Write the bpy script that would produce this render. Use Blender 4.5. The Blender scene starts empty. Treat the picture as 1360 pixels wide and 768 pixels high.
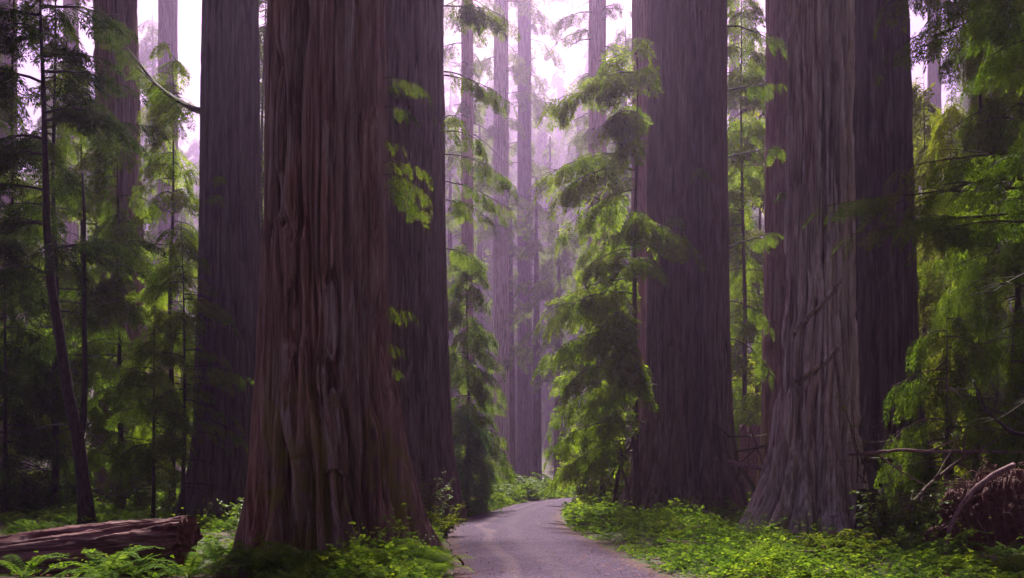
import bpy, math, random
import numpy as np
from mathutils import Vector, Matrix

SC = bpy.context.scene
COL = SC.collection
RNG = np.random.default_rng(7)
PI = math.pi
R = math.radians

# ------------------------------------------------------------------ camera
F = 1178.0            # focal length in photo pixels (1360 wide)
HZ = 630.0            # horizon row
CAMZ = 1.6
cd = bpy.data.cameras.new('camera')
cam = bpy.data.objects.new('camera', cd); COL.objects.link(cam)
cam.location = (0, 0, CAMZ); cam.rotation_euler = (PI/2, 0, 0)
cd.sensor_width = 36.0; cd.lens = F/1360*36.0
cd.shift_y = (HZ-384)/1360.0
cd.clip_start = 0.1; cd.clip_end = 2000
SC.camera = cam

def at(px, py, Y):
    return np.array([(px-680)/F*Y, Y, CAMZ+(HZ-py)/F*Y])
def wx(px, Y): return (px-680)/F*Y
def wz(py, Y): return CAMZ+(HZ-py)/F*Y

# ------------------------------------------------------------------ noise
def smooth(t): return t*t*(3-2*t)
def sstep(a, b, x): return smooth(np.clip((np.asarray(x, float)-a)/(b-a), 0, 1))

def vnoise(u, v, nu, seed):
    """value noise, periodic in u with period 1 (nu cells), v in cells; result 0..1"""
    g = np.random.default_rng(seed).random((256, max(1, nu)))
    x = (u % 1.0)*nu; i = np.floor(x).astype(int); f = smooth(x-i); i0 = i % nu; i1 = (i+1) % nu
    j = np.floor(v).astype(int); h = smooth(v-j); j0 = j % 256; j1 = (j+1) % 256
    return (g[j0, i0]*(1-f)+g[j0, i1]*f)*(1-h)+(g[j1, i0]*(1-f)+g[j1, i1]*f)*h

def n2(x, y, seed):
    return vnoise(np.asarray(x, float)/256.0, np.asarray(y, float), 256, seed)

# ------------------------------------------------------------------ ground + road shape
ROAD = np.array([  # Y, centre X, half width
    (2, 1.5, 1.62), (9, 1.05, 1.58), (13.7, .74, 1.56), (17.1, .50, 1.54), (22.2, .09, 1.62), (26.9, -.18, 1.68),
    (31.4, .02, 1.62), (36, .42, 1.5), (40.5, .93, 1.35), (45, 1.75, 1.35), (50, 3.6, 1.4), (56, 7.0, 1.4), (64, 12.5, 1.4), (80, 24, 1.4)])
def road_c(y): return np.interp(y, ROAD[:, 0], ROAD[:, 1])
def road_w(y): return np.interp(y, ROAD[:, 0], ROAD[:, 2])
def road_dist(x, y):
    return np.abs(np.asarray(x, float)-road_c(y))-road_w(y)      # <0 on the road

def lie(y):
    y = np.asarray(y, float)
    return .0165*np.clip(y-40, 0, 20)-.0145*np.clip(y-60, 0, 90)+118*sstep(150, 540, y)
def gz(x, y):
    x = np.asarray(x, float); y = np.asarray(y, float)
    d = np.maximum(road_dist(x, y), 0)
    v = sstep(0.0, 1.6, d)
    z = .10*v + .22*v*(n2(x*.45+31, y*.45+11, 5)-.4) + .07*v*(n2(x*1.6, y*1.6, 6)-.5)
    z = z*(1-.85*sstep(-2.0, -3.6, x)*sstep(23, 19, y)*sstep(-14, -9, x)) + lie(y)
    z = z + (.15+.75*sstep(-34, -4, x))*np.clip(-9-y, 0, 60)*sstep(-9, -16, y)  # added hill behind the camera blocks skylight, left side kept low for light
    z = z + sstep(9, 40, np.abs(x))*1.2*(n2(x*.07+3, y*.07, 8))
    return z
def gzf(x, y): return float(gz(np.array([x]), np.array([y]))[0])

# ------------------------------------------------------------------ scene graph helpers
def link(o, parent=None):
    COL.objects.link(o)
    if parent is not None: o.parent = parent
    return o
def tag(o, label=None, cat=None, group=None, kind=None):
    if label: o['label'] = label
    if cat: o['category'] = cat
    if group: o['group'] = group
    if kind: o['kind'] = kind
    return o
def thing(name, label, cat, loc=(0, 0, 0), rz=0, group=None):
    o = link(bpy.data.objects.new(name, None))
    o.empty_display_size = .2
    o.location = tuple(float(c) for c in loc); o.rotation_euler = (0, 0, rz)
    return tag(o, label, cat, group)

def mesh_np(name, V, polys, m, parent=None, smooth_shade=False):
    """polys: list of (n,k) index arrays"""
    me = bpy.data.meshes.new(name)
    V = np.ascontiguousarray(V, dtype=np.float32)
    me.vertices.add(len(V)); me.vertices.foreach_set('co', V.ravel())
    idx = np.concatenate([p.ravel() for p in polys]).astype(np.int32)
    tot = np.concatenate([np.full(len(p), p.shape[1], np.int32) for p in polys])
    st = np.concatenate([[0], np.cumsum(tot)[:-1]]).astype(np.int32)
    me.loops.add(len(idx)); me.loops.foreach_set('vertex_index', idx)
    me.polygons.add(len(tot)); me.polygons.foreach_set('loop_start', st); me.polygons.foreach_set('loop_total', tot)
    if smooth_shade: me.polygons.foreach_set('use_smooth', np.ones(len(tot), bool))
    me.update(calc_edges=True); me.validate()
    me.materials.append(m)
    return link(bpy.data.objects.new(name, me), parent)

class MB:
    """collects tubes and leaf polygons into ONE mesh"""
    def __init__(s): s.V = []; s.P = []; s.n = 0
    def add(s, V, polys):
        V = np.asarray(V, float)
        s.V.append(V)
        for p in polys: s.P.append(np.asarray(p)+s.n)
        s.n += len(V); return s
    def polys(s, A):            # A (N,k,3)
        A = np.asarray(A, float)
        if len(A) == 0: return s
        N, k, _ = A.shape
        return s.add(A.reshape(-1, 3), [np.arange(N*k).reshape(N, k)])
    def tube(s, pts, rad, sides=6, cap=True):
        pts = np.asarray(pts, float); n = len(pts)
        rad = np.broadcast_to(np.asarray(rad, float), (n,))
        T = np.gradient(pts, axis=0); T /= np.linalg.norm(T, axis=1)[:, None]+1e-9
        ref = np.array([0, 0, 1.]) if abs(T[0, 2]) < .9 else np.array([1., 0, 0])
        N = np.zeros_like(T); a = np.cross(T[0], ref); N[0] = a/np.linalg.norm(a)
        for i in range(1, n):
            a = N[i-1]-T[i]*np.dot(N[i-1], T[i]); N[i] = a/(np.linalg.norm(a)+1e-9)
        B = np.cross(T, N)
        th = np.arange(sides)*2*PI/sides
        ring = N[:, None, :]*np.cos(th)[None, :, None]+B[:, None, :]*np.sin(th)[None, :, None]
        V = (pts[:, None, :]+ring*rad[:, None, None]).reshape(-1, 3)
        i = np.arange(n-1)[:, None]*sides; j = np.arange(sides)[None, :]; j2 = (j+1) % sides
        q = np.stack([i+j, i+j2, i+sides+j2, i+sides+j], -1).reshape(-1, 4)
        P = [q]
        if cap: P += [np.arange(sides)[::-1][None, :], (np.arange(sides)+(n-1)*sides)[None, :]]
        return s.add(V, P)
    def build(s, name, m, parent=None, smooth_shade=False):
        return mesh_np(name, np.concatenate(s.V), s.P, m, parent, smooth_shade)

def copy_tree(o, parent=None):
    c = o.copy(); COL.objects.link(c)
    if parent is not None: c.parent = parent
    for ch in [k for k in COL.objects if k.parent is o]:
        copy_tree(ch, c)
    return c

# ------------------------------------------------------------------ materials
def newmat(name):
    m = bpy.data.materials.new(name); m.use_nodes = True
    nt = m.node_tree; nt.nodes.clear()
    out = nt.nodes.new('ShaderNodeOutputMaterial')
    return m, nt, out
def nd(nt, t, **kw):
    n = nt.nodes.new(t)
    for k, v in kw.items(): setattr(n, k, v)
    return n
def ramp(nt, fac, stops):
    r = nd(nt, 'ShaderNodeValToRGB'); el = r.color_ramp.elements
    while len(el) < len(stops): el.new(.5)
    for e, (p, c) in zip(el, stops): e.position = p; e.color = (*c, 1)
    nt.links.new(fac, r.inputs['Fac']); return r.outputs['Color']
def noise(nt, scale3, detail=4, rough=.55, dist=0, loc=(0, 0, 0), sc=1.0):
    tc = nd(nt, 'ShaderNodeTexCoord'); mp = nd(nt, 'ShaderNodeMapping')
    mp.inputs['Scale'].default_value = scale3; mp.inputs['Location'].default_value = loc
    nt.links.new(tc.outputs['Object'], mp.inputs['Vector'])
    n = nd(nt, 'ShaderNodeTexNoise'); n.inputs['Scale'].default_value = sc
    n.inputs['Detail'].default_value = detail; n.inputs['Roughness'].default_value = rough
    n.inputs['Distortion'].default_value = dist
    nt.links.new(mp.outputs['Vector'], n.inputs['Vector'])
    return n.outputs['Fac']
def mixc(nt, fac, a, b, mode='MIX'):
    n = nd(nt, 'ShaderNodeMix', data_type='RGBA', blend_type=mode)
    for sock, v in ((n.inputs[0], fac), (n.inputs[6], a), (n.inputs[7], b)):
        if isinstance(v, (int, float)): sock.default_value = v
        elif isinstance(v, tuple): sock.default_value = (*v, 1)
        else: nt.links.new(v, sock)
    return n.outputs[2]
def maprange(nt, v, a, b, c=0, d=1):
    n = nd(nt, 'ShaderNodeMapRange'); n.inputs[1].default_value = a; n.inputs[2].default_value = b
    n.inputs[3].default_value = c; n.inputs[4].default_value = d; n.interpolation_type = 'SMOOTHSTEP'
    nt.links.new(v, n.inputs[0]); return n.outputs[0]
def math_(nt, op, a, b):
    n = nd(nt, 'ShaderNodeMath', operation=op)
    for s, v in zip(n.inputs, (a, b)):
        if isinstance(v, (int, float)): s.default_value = v
        else: nt.links.new(v, s)
    return n.outputs[0]

def bark(name, dark, mid, light, moss=0.0, axis='z', light_amt=.5, scale=1.0, bump=.07, mosscol=(.075, .085, .012), mosstop=2.8, weather_ridgelight=.6):
    m, nt, out = newmat(name)
    def S(a, l):
        return {'z': (a*scale, a*scale, l*scale), 'x': (l*scale, a*scale, a*scale)}[axis]
    strands = noise(nt, S(8, .5), 5, .62, .6)
    fine = noise(nt, S(34, 1.6), 4, .6, .3)
    patch = noise(nt, S(1.1, .22), 3, .55, .2, (3.1, 1.7, .4))
    patch2 = noise(nt, S(2.6, .3), 3, .55, .5, (9.1, 4.7, 2.4))
    c = ramp(nt, strands, [(.36, dark), (.5, mid), (.66, light)])
    cg = ramp(nt, strands, [(.35, tuple(.75*x for x in dark)), (.5, tuple(.55*x+.03 for x in mid)), (.66, tuple(.7*x+.055 for x in (light[0]*.95, light[0]*.92, light[0]*.95)))])
    c = mixc(nt, maprange(nt, patch, .42, .62, 0, light_amt), c, cg)
    c = mixc(nt, maprange(nt, patch2, .5, .68, 0, .55), c, mixc(nt, .5, c, (mid[0]*1.25, mid[1]*.72, mid[2]*.75)))
    c = mixc(nt, maprange(nt, fine, .35, .7, 0, .45), c, mixc(nt, 1.0, c, (1.7, 1.65, 1.65), 'MULTIPLY'))
    if weather_ridgelight:
        aw = nd(nt, 'ShaderNodeAttribute'); aw.attribute_name = 'weather_ridgelight'  # weathered grey ridges, also painting in the side light on the relief
        c = mixc(nt, math_(nt, 'MULTIPLY', aw.outputs['Fac'], weather_ridgelight), c, mixc(nt, maprange(nt, fine, .3, .7), tuple(.65*x+.01 for x in light), tuple(min(.6, 1.2*x+.01) for x in light)))
    if moss > 0:
        mn = noise(nt, (1.5, 1.5, .8), 5, .65, .4, (5, 2, 1))
        tc = nd(nt, 'ShaderNodeTexCoord'); sx = nd(nt, 'ShaderNodeSeparateXYZ'); nt.links.new(tc.outputs['Object'], sx.inputs[0])
        hz = maprange(nt, sx.outputs['Z'], mosstop, mosstop*.35)
        f = math_(nt, 'MULTIPLY', maprange(nt, mn, .48, .62, 0, moss), hz)
        f = math_(nt, 'MULTIPLY', f, maprange(nt, fine, .3, .6, .4, 1.0))
        c = mixc(nt, f, c, mosscol)
    p = nd(nt, 'ShaderNodeBsdfPrincipled'); p.inputs['Roughness'].default_value = .78
    p.inputs['Specular IOR Level'].default_value = .08
    nt.links.new(c, p.inputs['Base Color'])
    h = math_(nt, 'ADD', math_(nt, 'MULTIPLY', strands, 1.0), math_(nt, 'MULTIPLY', fine, .45))
    b = nd(nt, 'ShaderNodeBump'); b.inputs['Strength'].default_value = 1.0; b.inputs['Distance'].default_value = bump
    nt.links.new(h, b.inputs['Height']); nt.links.new(b.outputs['Normal'], p.inputs['Normal'])
    nt.links.new(p.outputs[0], out.inputs['Surface'])
    return m

def leafmat(name, a, b, c, trans=.45, tcol=(1.25, 1.15, .45), rough=.6, clump=1.3, spec=0):
    """a dark, b middle, c bright leaf colour; every leaf its own tone, every clump its own drift"""
    m, nt, out = newmat(name)
    g = nd(nt, 'ShaderNodeNewGeometry')
    cl = noise(nt, (clump, clump, clump), 2, .5)
    v = math_(nt, 'ADD', math_(nt, 'MULTIPLY', g.outputs['Random Per Island'], .55), math_(nt, 'MULTIPLY', maprange(nt, cl, .3, .7), .45))
    col = ramp(nt, v, [(.1, a), (.5, b), (.92, c)])
    p = nd(nt, 'ShaderNodeBsdfPrincipled'); p.inputs['Roughness'].default_value = rough
    p.inputs['Specular IOR Level'].default_value = spec
    nt.links.new(col, p.inputs['Base Color'])
    t = nd(nt, 'ShaderNodeBsdfTranslucent')
    nt.links.new(mixc(nt, 1.0, col, tcol, 'MULTIPLY'), t.inputs['Color'])
    mx = nd(nt, 'ShaderNodeMixShader'); mx.inputs[0].default_value = trans
    nt.links.new(p.outputs[0], mx.inputs[1]); nt.links.new(t.outputs[0], mx.inputs[2])
    nt.links.new(mx.outputs[0], out.inputs['Surface'])
    return m

def plain(name, a, b, sc=8, rough=.8, bump=.01, stretch=(1, 1, 1)):
    m, nt, out = newmat(name)
    n = noise(nt, tuple(sc*s for s in stretch), 5, .6)
    p = nd(nt, 'ShaderNodeBsdfPrincipled'); p.inputs['Roughness'].default_value = rough
    p.inputs['Specular IOR Level'].default_value = .08
    nt.links.new(ramp(nt, n, [(.3, a), (.7, b)]), p.inputs['Base Color'])
    bb = nd(nt, 'ShaderNodeBump'); bb.inputs['Distance'].default_value = bump
    nt.links.new(n, bb.inputs['Height']); nt.links.new(bb.outputs['Normal'], p.inputs['Normal'])
    nt.links.new(p.outputs[0], out.inputs['Surface'])
    return m

M = {}
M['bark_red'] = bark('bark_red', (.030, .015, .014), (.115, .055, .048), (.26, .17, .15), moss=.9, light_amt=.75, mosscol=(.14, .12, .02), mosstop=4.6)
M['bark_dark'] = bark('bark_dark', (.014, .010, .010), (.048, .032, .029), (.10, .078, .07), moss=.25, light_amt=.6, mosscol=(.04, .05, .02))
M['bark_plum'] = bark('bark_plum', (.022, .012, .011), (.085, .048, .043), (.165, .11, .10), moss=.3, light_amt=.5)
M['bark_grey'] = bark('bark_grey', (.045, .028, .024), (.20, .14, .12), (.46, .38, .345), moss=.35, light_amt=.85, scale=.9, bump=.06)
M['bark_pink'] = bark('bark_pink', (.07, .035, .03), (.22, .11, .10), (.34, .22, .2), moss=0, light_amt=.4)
M['bark_log'] = bark('bark_log', (.024, .009, .010), (.09, .036, .038), (.21, .12, .125), moss=.15, axis='x', weather_ridgelight=0, light_amt=.45, scale=1.25, bump=.045, mosstop=1.0)
M['bark_thin'] = plain('bark_thin', (.012, .009, .008), (.045, .033, .028), 14, stretch=(1, 1, .3))
M['bark_brown'] = plain('bark_brown', (.03, .018, .015), (.10, .06, .05), 14, stretch=(1, 1, .3))
M['bark_moss'] = plain('bark_moss', (.018, .014, .009), (.06, .056, .015), 9, bump=.03)
M['deadwood'] = plain('deadwood', (.07, .035, .04), (.24, .14, .15), 12)
M['root_red'] = plain('root_red', (.035, .013, .014), (.13, .055, .05), 10)
M['wood_end'] = plain('wood_end', (.05, .018, .018), (.17, .075, .07), 7, bump=.04, stretch=(.4, 1, 1))
M['needle_dark'] = leafmat('needle_dark', (.012, .024, .008), (.026, .05, .012), (.05, .085, .018), .35)
M['needle_mid'] = leafmat('needle_mid', (.03, .06, .009), (.07, .125, .015), (.13, .19, .025), .58)
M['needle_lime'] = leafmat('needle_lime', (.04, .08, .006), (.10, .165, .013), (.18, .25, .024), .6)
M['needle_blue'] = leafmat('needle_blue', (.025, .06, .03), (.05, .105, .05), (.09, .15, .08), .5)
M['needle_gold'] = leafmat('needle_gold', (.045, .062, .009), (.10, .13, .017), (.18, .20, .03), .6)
M['fern_green'] = leafmat('fern_green', (.035, .075, .014), (.075, .14, .028), (.14, .21, .05), .5, rough=.4, clump=2)
M['fern_lime'] = leafmat('fern_lime', (.05, .09, .010), (.10, .17, .02), (.18, .25, .035), .55, rough=.4, clump=2)
M['oxalis'] = leafmat('oxalis', (.035, .08, .008), (.085, .155, .016), (.17, .23, .03), .55, rough=.5, clump=1.1)
M['broad_leaf'] = leafmat('broad_leaf', (.035, .075, .010), (.085, .15, .02), (.15, .22, .035), .55, rough=.45, clump=2.5, spec=.12)
M['maple_leaf'] = leafmat('maple_leaf', (.06, .10, .010), (.13, .18, .018), (.24, .28, .03), .6, rough=.5)
M['litter'] = leafmat('litter', (.05, .02, .015), (.13, .055, .035), (.24, .13, .08), .1, (1, .8, .6), rough=.8)

# ground and road
def ground_mat():
    m, nt, out = newmat('forest_floor')
    a = noise(nt, (1.2,)*3, 6, .65); b = noise(nt, (14,)*3, 5, .65)
    c = ramp(nt, b, [(.3, (.018, .010, .008)), (.55, (.055, .03, .022)), (.75, (.12, .07, .05))])
    c2 = ramp(nt, b, [(.3, (.012, .018, .006)), (.7, (.05, .07, .016))])
    c = mixc(nt, maprange(nt, a, .42, .58), c, c2)
    p = nd(nt, 'ShaderNodeBsdfPrincipled'); p.inputs['Roughness'].default_value = .9
    p.inputs['Specular IOR Level'].default_value = .15
    nt.links.new(c, p.inputs['Base Color'])
    bb = nd(nt, 'ShaderNodeBump'); bb.inputs['Distance'].default_value = .05
    nt.links.new(b, bb.inputs['Height']); nt.links.new(bb.outputs['Normal'], p.inputs['Normal'])
    nt.links.new(p.outputs[0], out.inputs['Surface']); return m
def road_mat():
    m, nt, out = newmat('gravel_road')
    at_ = nd(nt, 'ShaderNodeAttribute'); at_.attribute_name = 'across'
    spk = nd(nt, 'ShaderNodeTexVoronoi'); tc = nd(nt, 'ShaderNodeTexCoord')
    spk.inputs['Scale'].default_value = 42; nt.links.new(tc.outputs['Object'], spk.inputs['Vector'])
    fine = noise(nt, (60,)*3, 4, .7); patch = noise(nt, (.8, .35, .8), 5, .6); med = noise(nt, (5,)*3, 5, .65)
    sp = nd(nt, 'ShaderNodeSeparateColor'); nt.links.new(spk.outputs['Color'], sp.inputs[0])
    c = ramp(nt, sp.outputs[0], [(0, (.014, .004, .019)), (.6, (.040, .013, .052)), (1, (.11, .050, .125))])
    c = mixc(nt, maprange(nt, med, .35, .7, 0, .5), c, (.022, .011, .028))
    # loose pale reddish grit piled between and beside the wheel tracks
    wob = math_(nt, 'ADD', at_.outputs['Fac'], math_(nt, 'MULTIPLY', math_(nt, 'SUBTRACT', patch, .5), .55))
    def band(c0, w):
        d = math_(nt, 'ABSOLUTE', math_(nt, 'SUBTRACT', wob, c0), 0); return maprange(nt, d, w, w*.25)
    grit = math_(nt, 'MULTIPLY', math_(nt, 'MAXIMUM', band(-.42, .13), math_(nt, 'MULTIPLY', band(.05, .2), .35)), maprange(nt, med, .3, .6, .35, 1))
    c = mixc(nt, math_(nt, 'MULTIPLY', grit, .42), c, ramp(nt, sp.outputs[1], [(0, (.075, .042, .055)), (1, (.20, .13, .15))]))
    edge = maprange(nt, math_(nt, 'ABSOLUTE', wob, 0), .72, 1.05, 0, .85)
    c = mixc(nt, edge, c, ramp(nt, fine, [(.35, (.035, .015, .014)), (.65, (.12, .06, .055))]))
    p = nd(nt, 'ShaderNodeBsdfPrincipled'); p.inputs['Roughness'].default_value = .85
    p.inputs['Specular IOR Level'].default_value = .12
    nt.links.new(c, p.inputs['Base Color'])
    h = math_(nt, 'ADD', math_(nt, 'MULTIPLY', spk.outputs['Distance'], -.9), math_(nt, 'MULTIPLY', med, 1.4))
    bb = nd(nt, 'ShaderNodeBump'); bb.inputs['Distance'].default_value = .04
    nt.links.new(h, bb.inputs['Height']); nt.links.new(bb.outputs['Normal'], p.inputs['Normal'])
    nt.links.new(p.outputs[0], out.inputs['Surface']); return m

# ------------------------------------------------------------------ setting
def grid(xs, ys, zf, name, m, extra=None):
    X, Y = np.meshgrid(xs, ys); Z = zf(X, Y)
    V = np.stack([X, Y, Z], -1).reshape(-1, 3); nx = len(xs); ny = len(ys)
    i = np.arange(ny-1)[:, None]*nx; j = np.arange(nx-1)[None, :]
    q = np.stack([i+j, i+j+1, i+nx+j+1, i+nx+j], -1).reshape(-1, 4)
    return mesh_np(name, V, [q], m, None, True)
xs = np.concatenate([np.linspace(-520, -60, 46), np.linspace(-58, -14, 60), np.linspace(-13.8, 13.8, 200), np.linspace(14, 58, 60), np.linspace(60, 520, 46)])
ys = np.concatenate([np.linspace(-60, -2, 16), np.linspace(0, 60, 300), np.linspace(60.5, 140, 90), np.linspace(145, 720, 110)])
g = grid(xs, ys, lambda X, Y: gz(X, Y)-.06*(road_dist(X, Y) < .02), 'ground', ground_mat()); g['kind'] = 'structure'

yy = np.linspace(2, 78, 330); uu = np.linspace(-1, 1, 41)
U, YY = np.meshgrid(uu, yy)
edgew = 1+.05*(n2(YY*.9, U*0+3, 21)-.5)+.04*(n2(YY*3, U*0+9, 22)-.5)
XX = road_c(YY)+U*(road_w(YY)+.10)*edgew
dy = np.gradient(road_c(yy), yy)[:, None]; 
ZZ = lie(YY)+.02+.035*(1-U**2)-.02*np.exp(-((U-.42)/.2)**2)-.02*np.exp(-((U+.05)/.22)**2)+.012*np.exp(-((U+.42)/.1)**2)+.02*(n2(XX*2, YY*2, 23)-.5)
V = np.stack([XX, YY, ZZ], -1).reshape(-1, 3)
i = np.arange(len(yy)-1)[:, None]*41; j = np.arange(40)[None, :]
q = np.stack([i+j, i+j+1, i+41+j+1, i+41+j], -1).reshape(-1, 4)
rd = mesh_np('road', V, [q], road_mat(), None, True); rd['kind'] = 'structure'
att = rd.data.attributes.new('across', 'FLOAT', 'POINT'); att.data.foreach_set('value', U.ravel().astype(np.float32))

# ------------------------------------------------------------------ redwoods
def trunk_mesh(name, m, parent, base, prof, Y, nth, nz, ztop, seed, lobes=9, a_base=.16, a_top=.03, hb=1.6,
               d1=.12, d2=.045, fib=.014, cell=.26, seams=(), grooves=(), ledges=(), zlen=.075, side=0):
    """prof rows (row, left edge, right edge) measured on the photo at distance Y; base = (x, y, z) of the tree"""
    p = np.array(prof, float)
    zs = CAMZ+(HZ-p[:, 0])/F*Y; cx = ((p[:, 1]+p[:, 2])/2-680)/F*Y; rr = (p[:, 2]-p[:, 1])/2/F*Y
    o = np.argsort(zs); zs, cx, rr = zs[o], cx[o], rr[o]
    zv = zs[-1]
    z = np.concatenate([np.linspace(base[2]-.35, zv+.6, nz), np.linspace(zv+1.2, ztop, 14)])
    def ip(v):
        zz = np.linspace(z[0], zv, 400); a = np.interp(zz, zs, v); k = np.hanning(41); k /= k.sum()
        a = np.convolve(np.pad(a, 20, mode='reflect', reflect_type='odd'), k, 'valid')
        b = np.interp(z, zz, a); return b
    CX = ip(cx); RR = ip(rr)
    up = np.clip((z-zv)/(ztop-zv), 0, 1); RR = RR*(1-.55*up)
    u = np.arange(nth)/nth
    Ug, Zg = np.meshgrid(u, z)
    rm = float(np.median(RR)); circ = 2*PI*rm
    b0 = math.atan2(-Y, -float(np.interp(2, zs, cx)))         # direction back to the camera
    th = Ug*2*PI+b0-PI                                        # u = .5 faces the camera
    w = vnoise(Ug, Zg*.22+7, 5, seed+1)-.5
    w2 = vnoise(Ug, Zg*.9, 14, seed+2)-.5
    fl = np.abs(np.sin(PI*(lobes*Ug+.9*w+.13*w2)))
    k2 = vnoise(Ug, Zg*.05, lobes*2+1, seed+3)
    fl = fl**.75-.62
    zb = Zg-base[2]
    A = a_top+a_base*np.exp(-np.clip(zb, 0, None)/hb)
    fl2 = np.abs(np.sin(PI*((lobes*2+3)*Ug+1.1*w+.3*w2+.37)))**.8-.62
    r = RR[:, None]*(1+A*fl*(.6+.8*k2)+.22*A*fl2)
    n1c = max(6, int(circ/cell)); n2c = max(10, int(circ/(cell*.45))); n3c = int(circ/.035)
    us = Ug+.012*w+.35/circ*w2*.25
    def furrow(nc, zl, s, width):
        n = vnoise(us, Zg*zl+.6*w2, nc, s); return 1-np.clip(np.abs(2*n-1)/width, 0, 1)
    f1 = smooth(furrow(n1c, zlen, seed+4, .34)); f2 = smooth(furrow(n2c, zlen*1.9, seed+5, .42))
    f3 = vnoise(us, Zg*zlen*6, n3c, seed+6)-.5
    ncr = max(24, int(circ/.10)); crk = smooth(np.clip(1.15*furrow(ncr, zlen*3.2, seed+14, .30), 0, 1)); crk2 = smooth(furrow(int(ncr*1.9), zlen*5, seed+15, .34))
    f4 = vnoise(us, Zg*zlen*3, n2c, seed+16)-.5
    flake = vnoise(us, Zg*zlen*22, n2c, seed+7)
    r = r-d1*f1-d2*f2-d2*.8*crk-d2*.42*crk2+fib*f3*1.4+d2*.6*f4+fib*1.2*(flake-.5)
    for (s, dep, wid, z0, z1) in seams:
        u0 = .5+math.asin(max(-.98, min(.98, s)))/(2*PI)
        wob = .010*(vnoise(Ug*0, Zg*.5, 1, seed+9)-.5)+.006*(vnoise(Ug*0, Zg*2, 1, seed+11)-.5)
        g_ = np.exp(-((Ug-u0-wob)/wid)**2)*sstep(z0-.6, z0+.2, zb)*(1-sstep(z1-.3, z1+1.2, zb))
        r = r-dep*g_
    for (s0, za, s1, zb1, dep, wid) in grooves:               # slanting rips in the bark
        ua = .5+math.asin(s0)/(2*PI); ub = .5+math.asin(s1)/(2*PI)
        t = (Ug-ua)/(ub-ua); zl = za+(zb1-za)*t-.12*np.sin(PI*np.clip(t, 0, 1))+.05*(vnoise(Ug, Zg*0+.3, 90, seed+12)-.5)
        dz = (zb-zl); mask = sstep(-.05, .08, t)*(1-sstep(.92, 1.05, t))
        r = r-mask*dep*np.exp(-(dz/wid)**2)+mask*dep*.7*np.exp(-((dz-wid*1.8)/(wid*1.1))**2)
    for (s, zc, half, dep) in ledges:                          # bark breaking off above a root
        u0 = .5+math.asin(s)/(2*PI); m_ = np.exp(-((Ug-u0)/half)**4)
        zl = zc+.10*(vnoise(Ug, Zg*0+.5, 160, seed+13)-.5)
        r = r-dep*m_*(1-sstep(zl-.03, zl+.03, zb))*np.exp(-np.clip(zl-zb, 0, 9)/.5)
    X = CX[:, None]+r*np.cos(th)-base[0]; Yw = Y+r*np.sin(th)-base[1]
    V = np.stack([X, Yw, Zg-base[2]], -1).reshape(-1, 3)
    n = len(z)
    i = np.arange(n-1)[:, None]*nth; j = np.arange(nth)[None, :]; j2 = (j+1) % nth
    q = np.stack([i+j, i+j2, i+nth+j2, i+nth+j], -1).reshape(-1, 4)
    cap = (np.arange(nth)+(n-1)*nth)[None, :]
    wv = np.clip(1-np.maximum(np.maximum(f1, .75*f2), .7*crk)+.5*f3+.35*(flake-.5), 0, 1)*np.clip(.35+1.1*vnoise(Ug, Zg*.35+3, 9, seed+20), 0, 1)  # pale ridges, darker furrows: weathering and relief light in one colour mask
    o = mesh_np(name, V, [q, cap], m, parent, True)
    at_ = o.data.attributes.new('weather_ridgelight', 'FLOAT', 'POINT'); at_.data.foreach_set('value', wv.ravel().astype(np.float32))
    return o

# ------------------------------------------------------------------ foliage templates (x along, z up, unit length)
def diamonds(P, D, S, l, w, fold=0):
    """leaf quads at P, along D, width direction S"""
    l = np.asarray(l, float).reshape(-1, 1); w = np.asarray(w, float).reshape(-1, 1)
    return np.stack([P, P+D*l*.45+S*w*.5, P+D*l, P+D*l*.45-S*w*.5], 1)
def unit(a): return a/(np.linalg.norm(a, axis=-1, keepdims=True)+1e-9)

def spray(seed, nb=11, ll=.085, lw=.026, sp=.05, droop=.28, wide=.42, hang=.25):
    """flat drooping evergreen spray: axis, side twigs, leaflets on each"""
    g = np.random.default_rng(seed); out = []
    def axis(t): return np.array([t, .06*math.sin(3*t+seed), -droop*t**1.8])
    P, D, S, L = [], [], [], []
    def put(p, d, l):
        n = np.array([0, 0, 1.])+g.normal(0, .35, 3); s = np.cross(n, d)
        P.append(p); D.append(unit(d)); S.append(unit(s)); L.append(l)
    for k in range(nb):
        t = .06+.94*(k+g.uniform(0, .7))/nb
        for sd in (-1, 1):
            if g.random() < .1: continue
            ang = R(g.uniform(42, 62)); lt = wide*(1-t)**.6*g.uniform(.65, 1.15)*min(1, .45+1.6*t)+.05
            p0 = axis(t); d0 = np.array([math.cos(ang), sd*math.sin(ang), -.25])
            m = max(2, int(lt/sp)); yawn = g.normal(0, .12)
            for q_ in range(m):
                s_ = (q_+.6)/m*lt
                pp = p0+d0*s_+np.array([0, 0, -hang*s_*s_*2.2])
                tang = unit(d0+np.array([.35*s_, 0, -hang*s_*4.4]))
                for s2 in (-1, 1):
                    a2 = R(g.uniform(30, 55)); c, sn = math.cos(a2), math.sin(a2)*s2*1
                    side = unit(np.cross(np.array([0, 0, 1.]), tang))
                    put(pp, tang*c+side*sn+np.array([0, 0, g.normal(-.12, .15)]), ll*g.uniform(.7, 1.25)*(1-.35*q_/m))
            put(p0+d0*lt+np.array([0, 0, -hang*lt*lt*2.2]), d0+np.array([0, 0, -hang*lt*4]), ll*1.1)
    for t in np.linspace(.05, 1, int(14)):
        put(axis(t), np.array([1, g.normal(0, .3), -droop*1.5*t]), ll)
    P, D, S, L = map(np.array, (P, D, S, L))
    return diamonds(P, D, S, L, np.full(len(L), lw)*np.random.default_rng(seed).uniform(.8, 1.3, len(L)))

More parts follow.
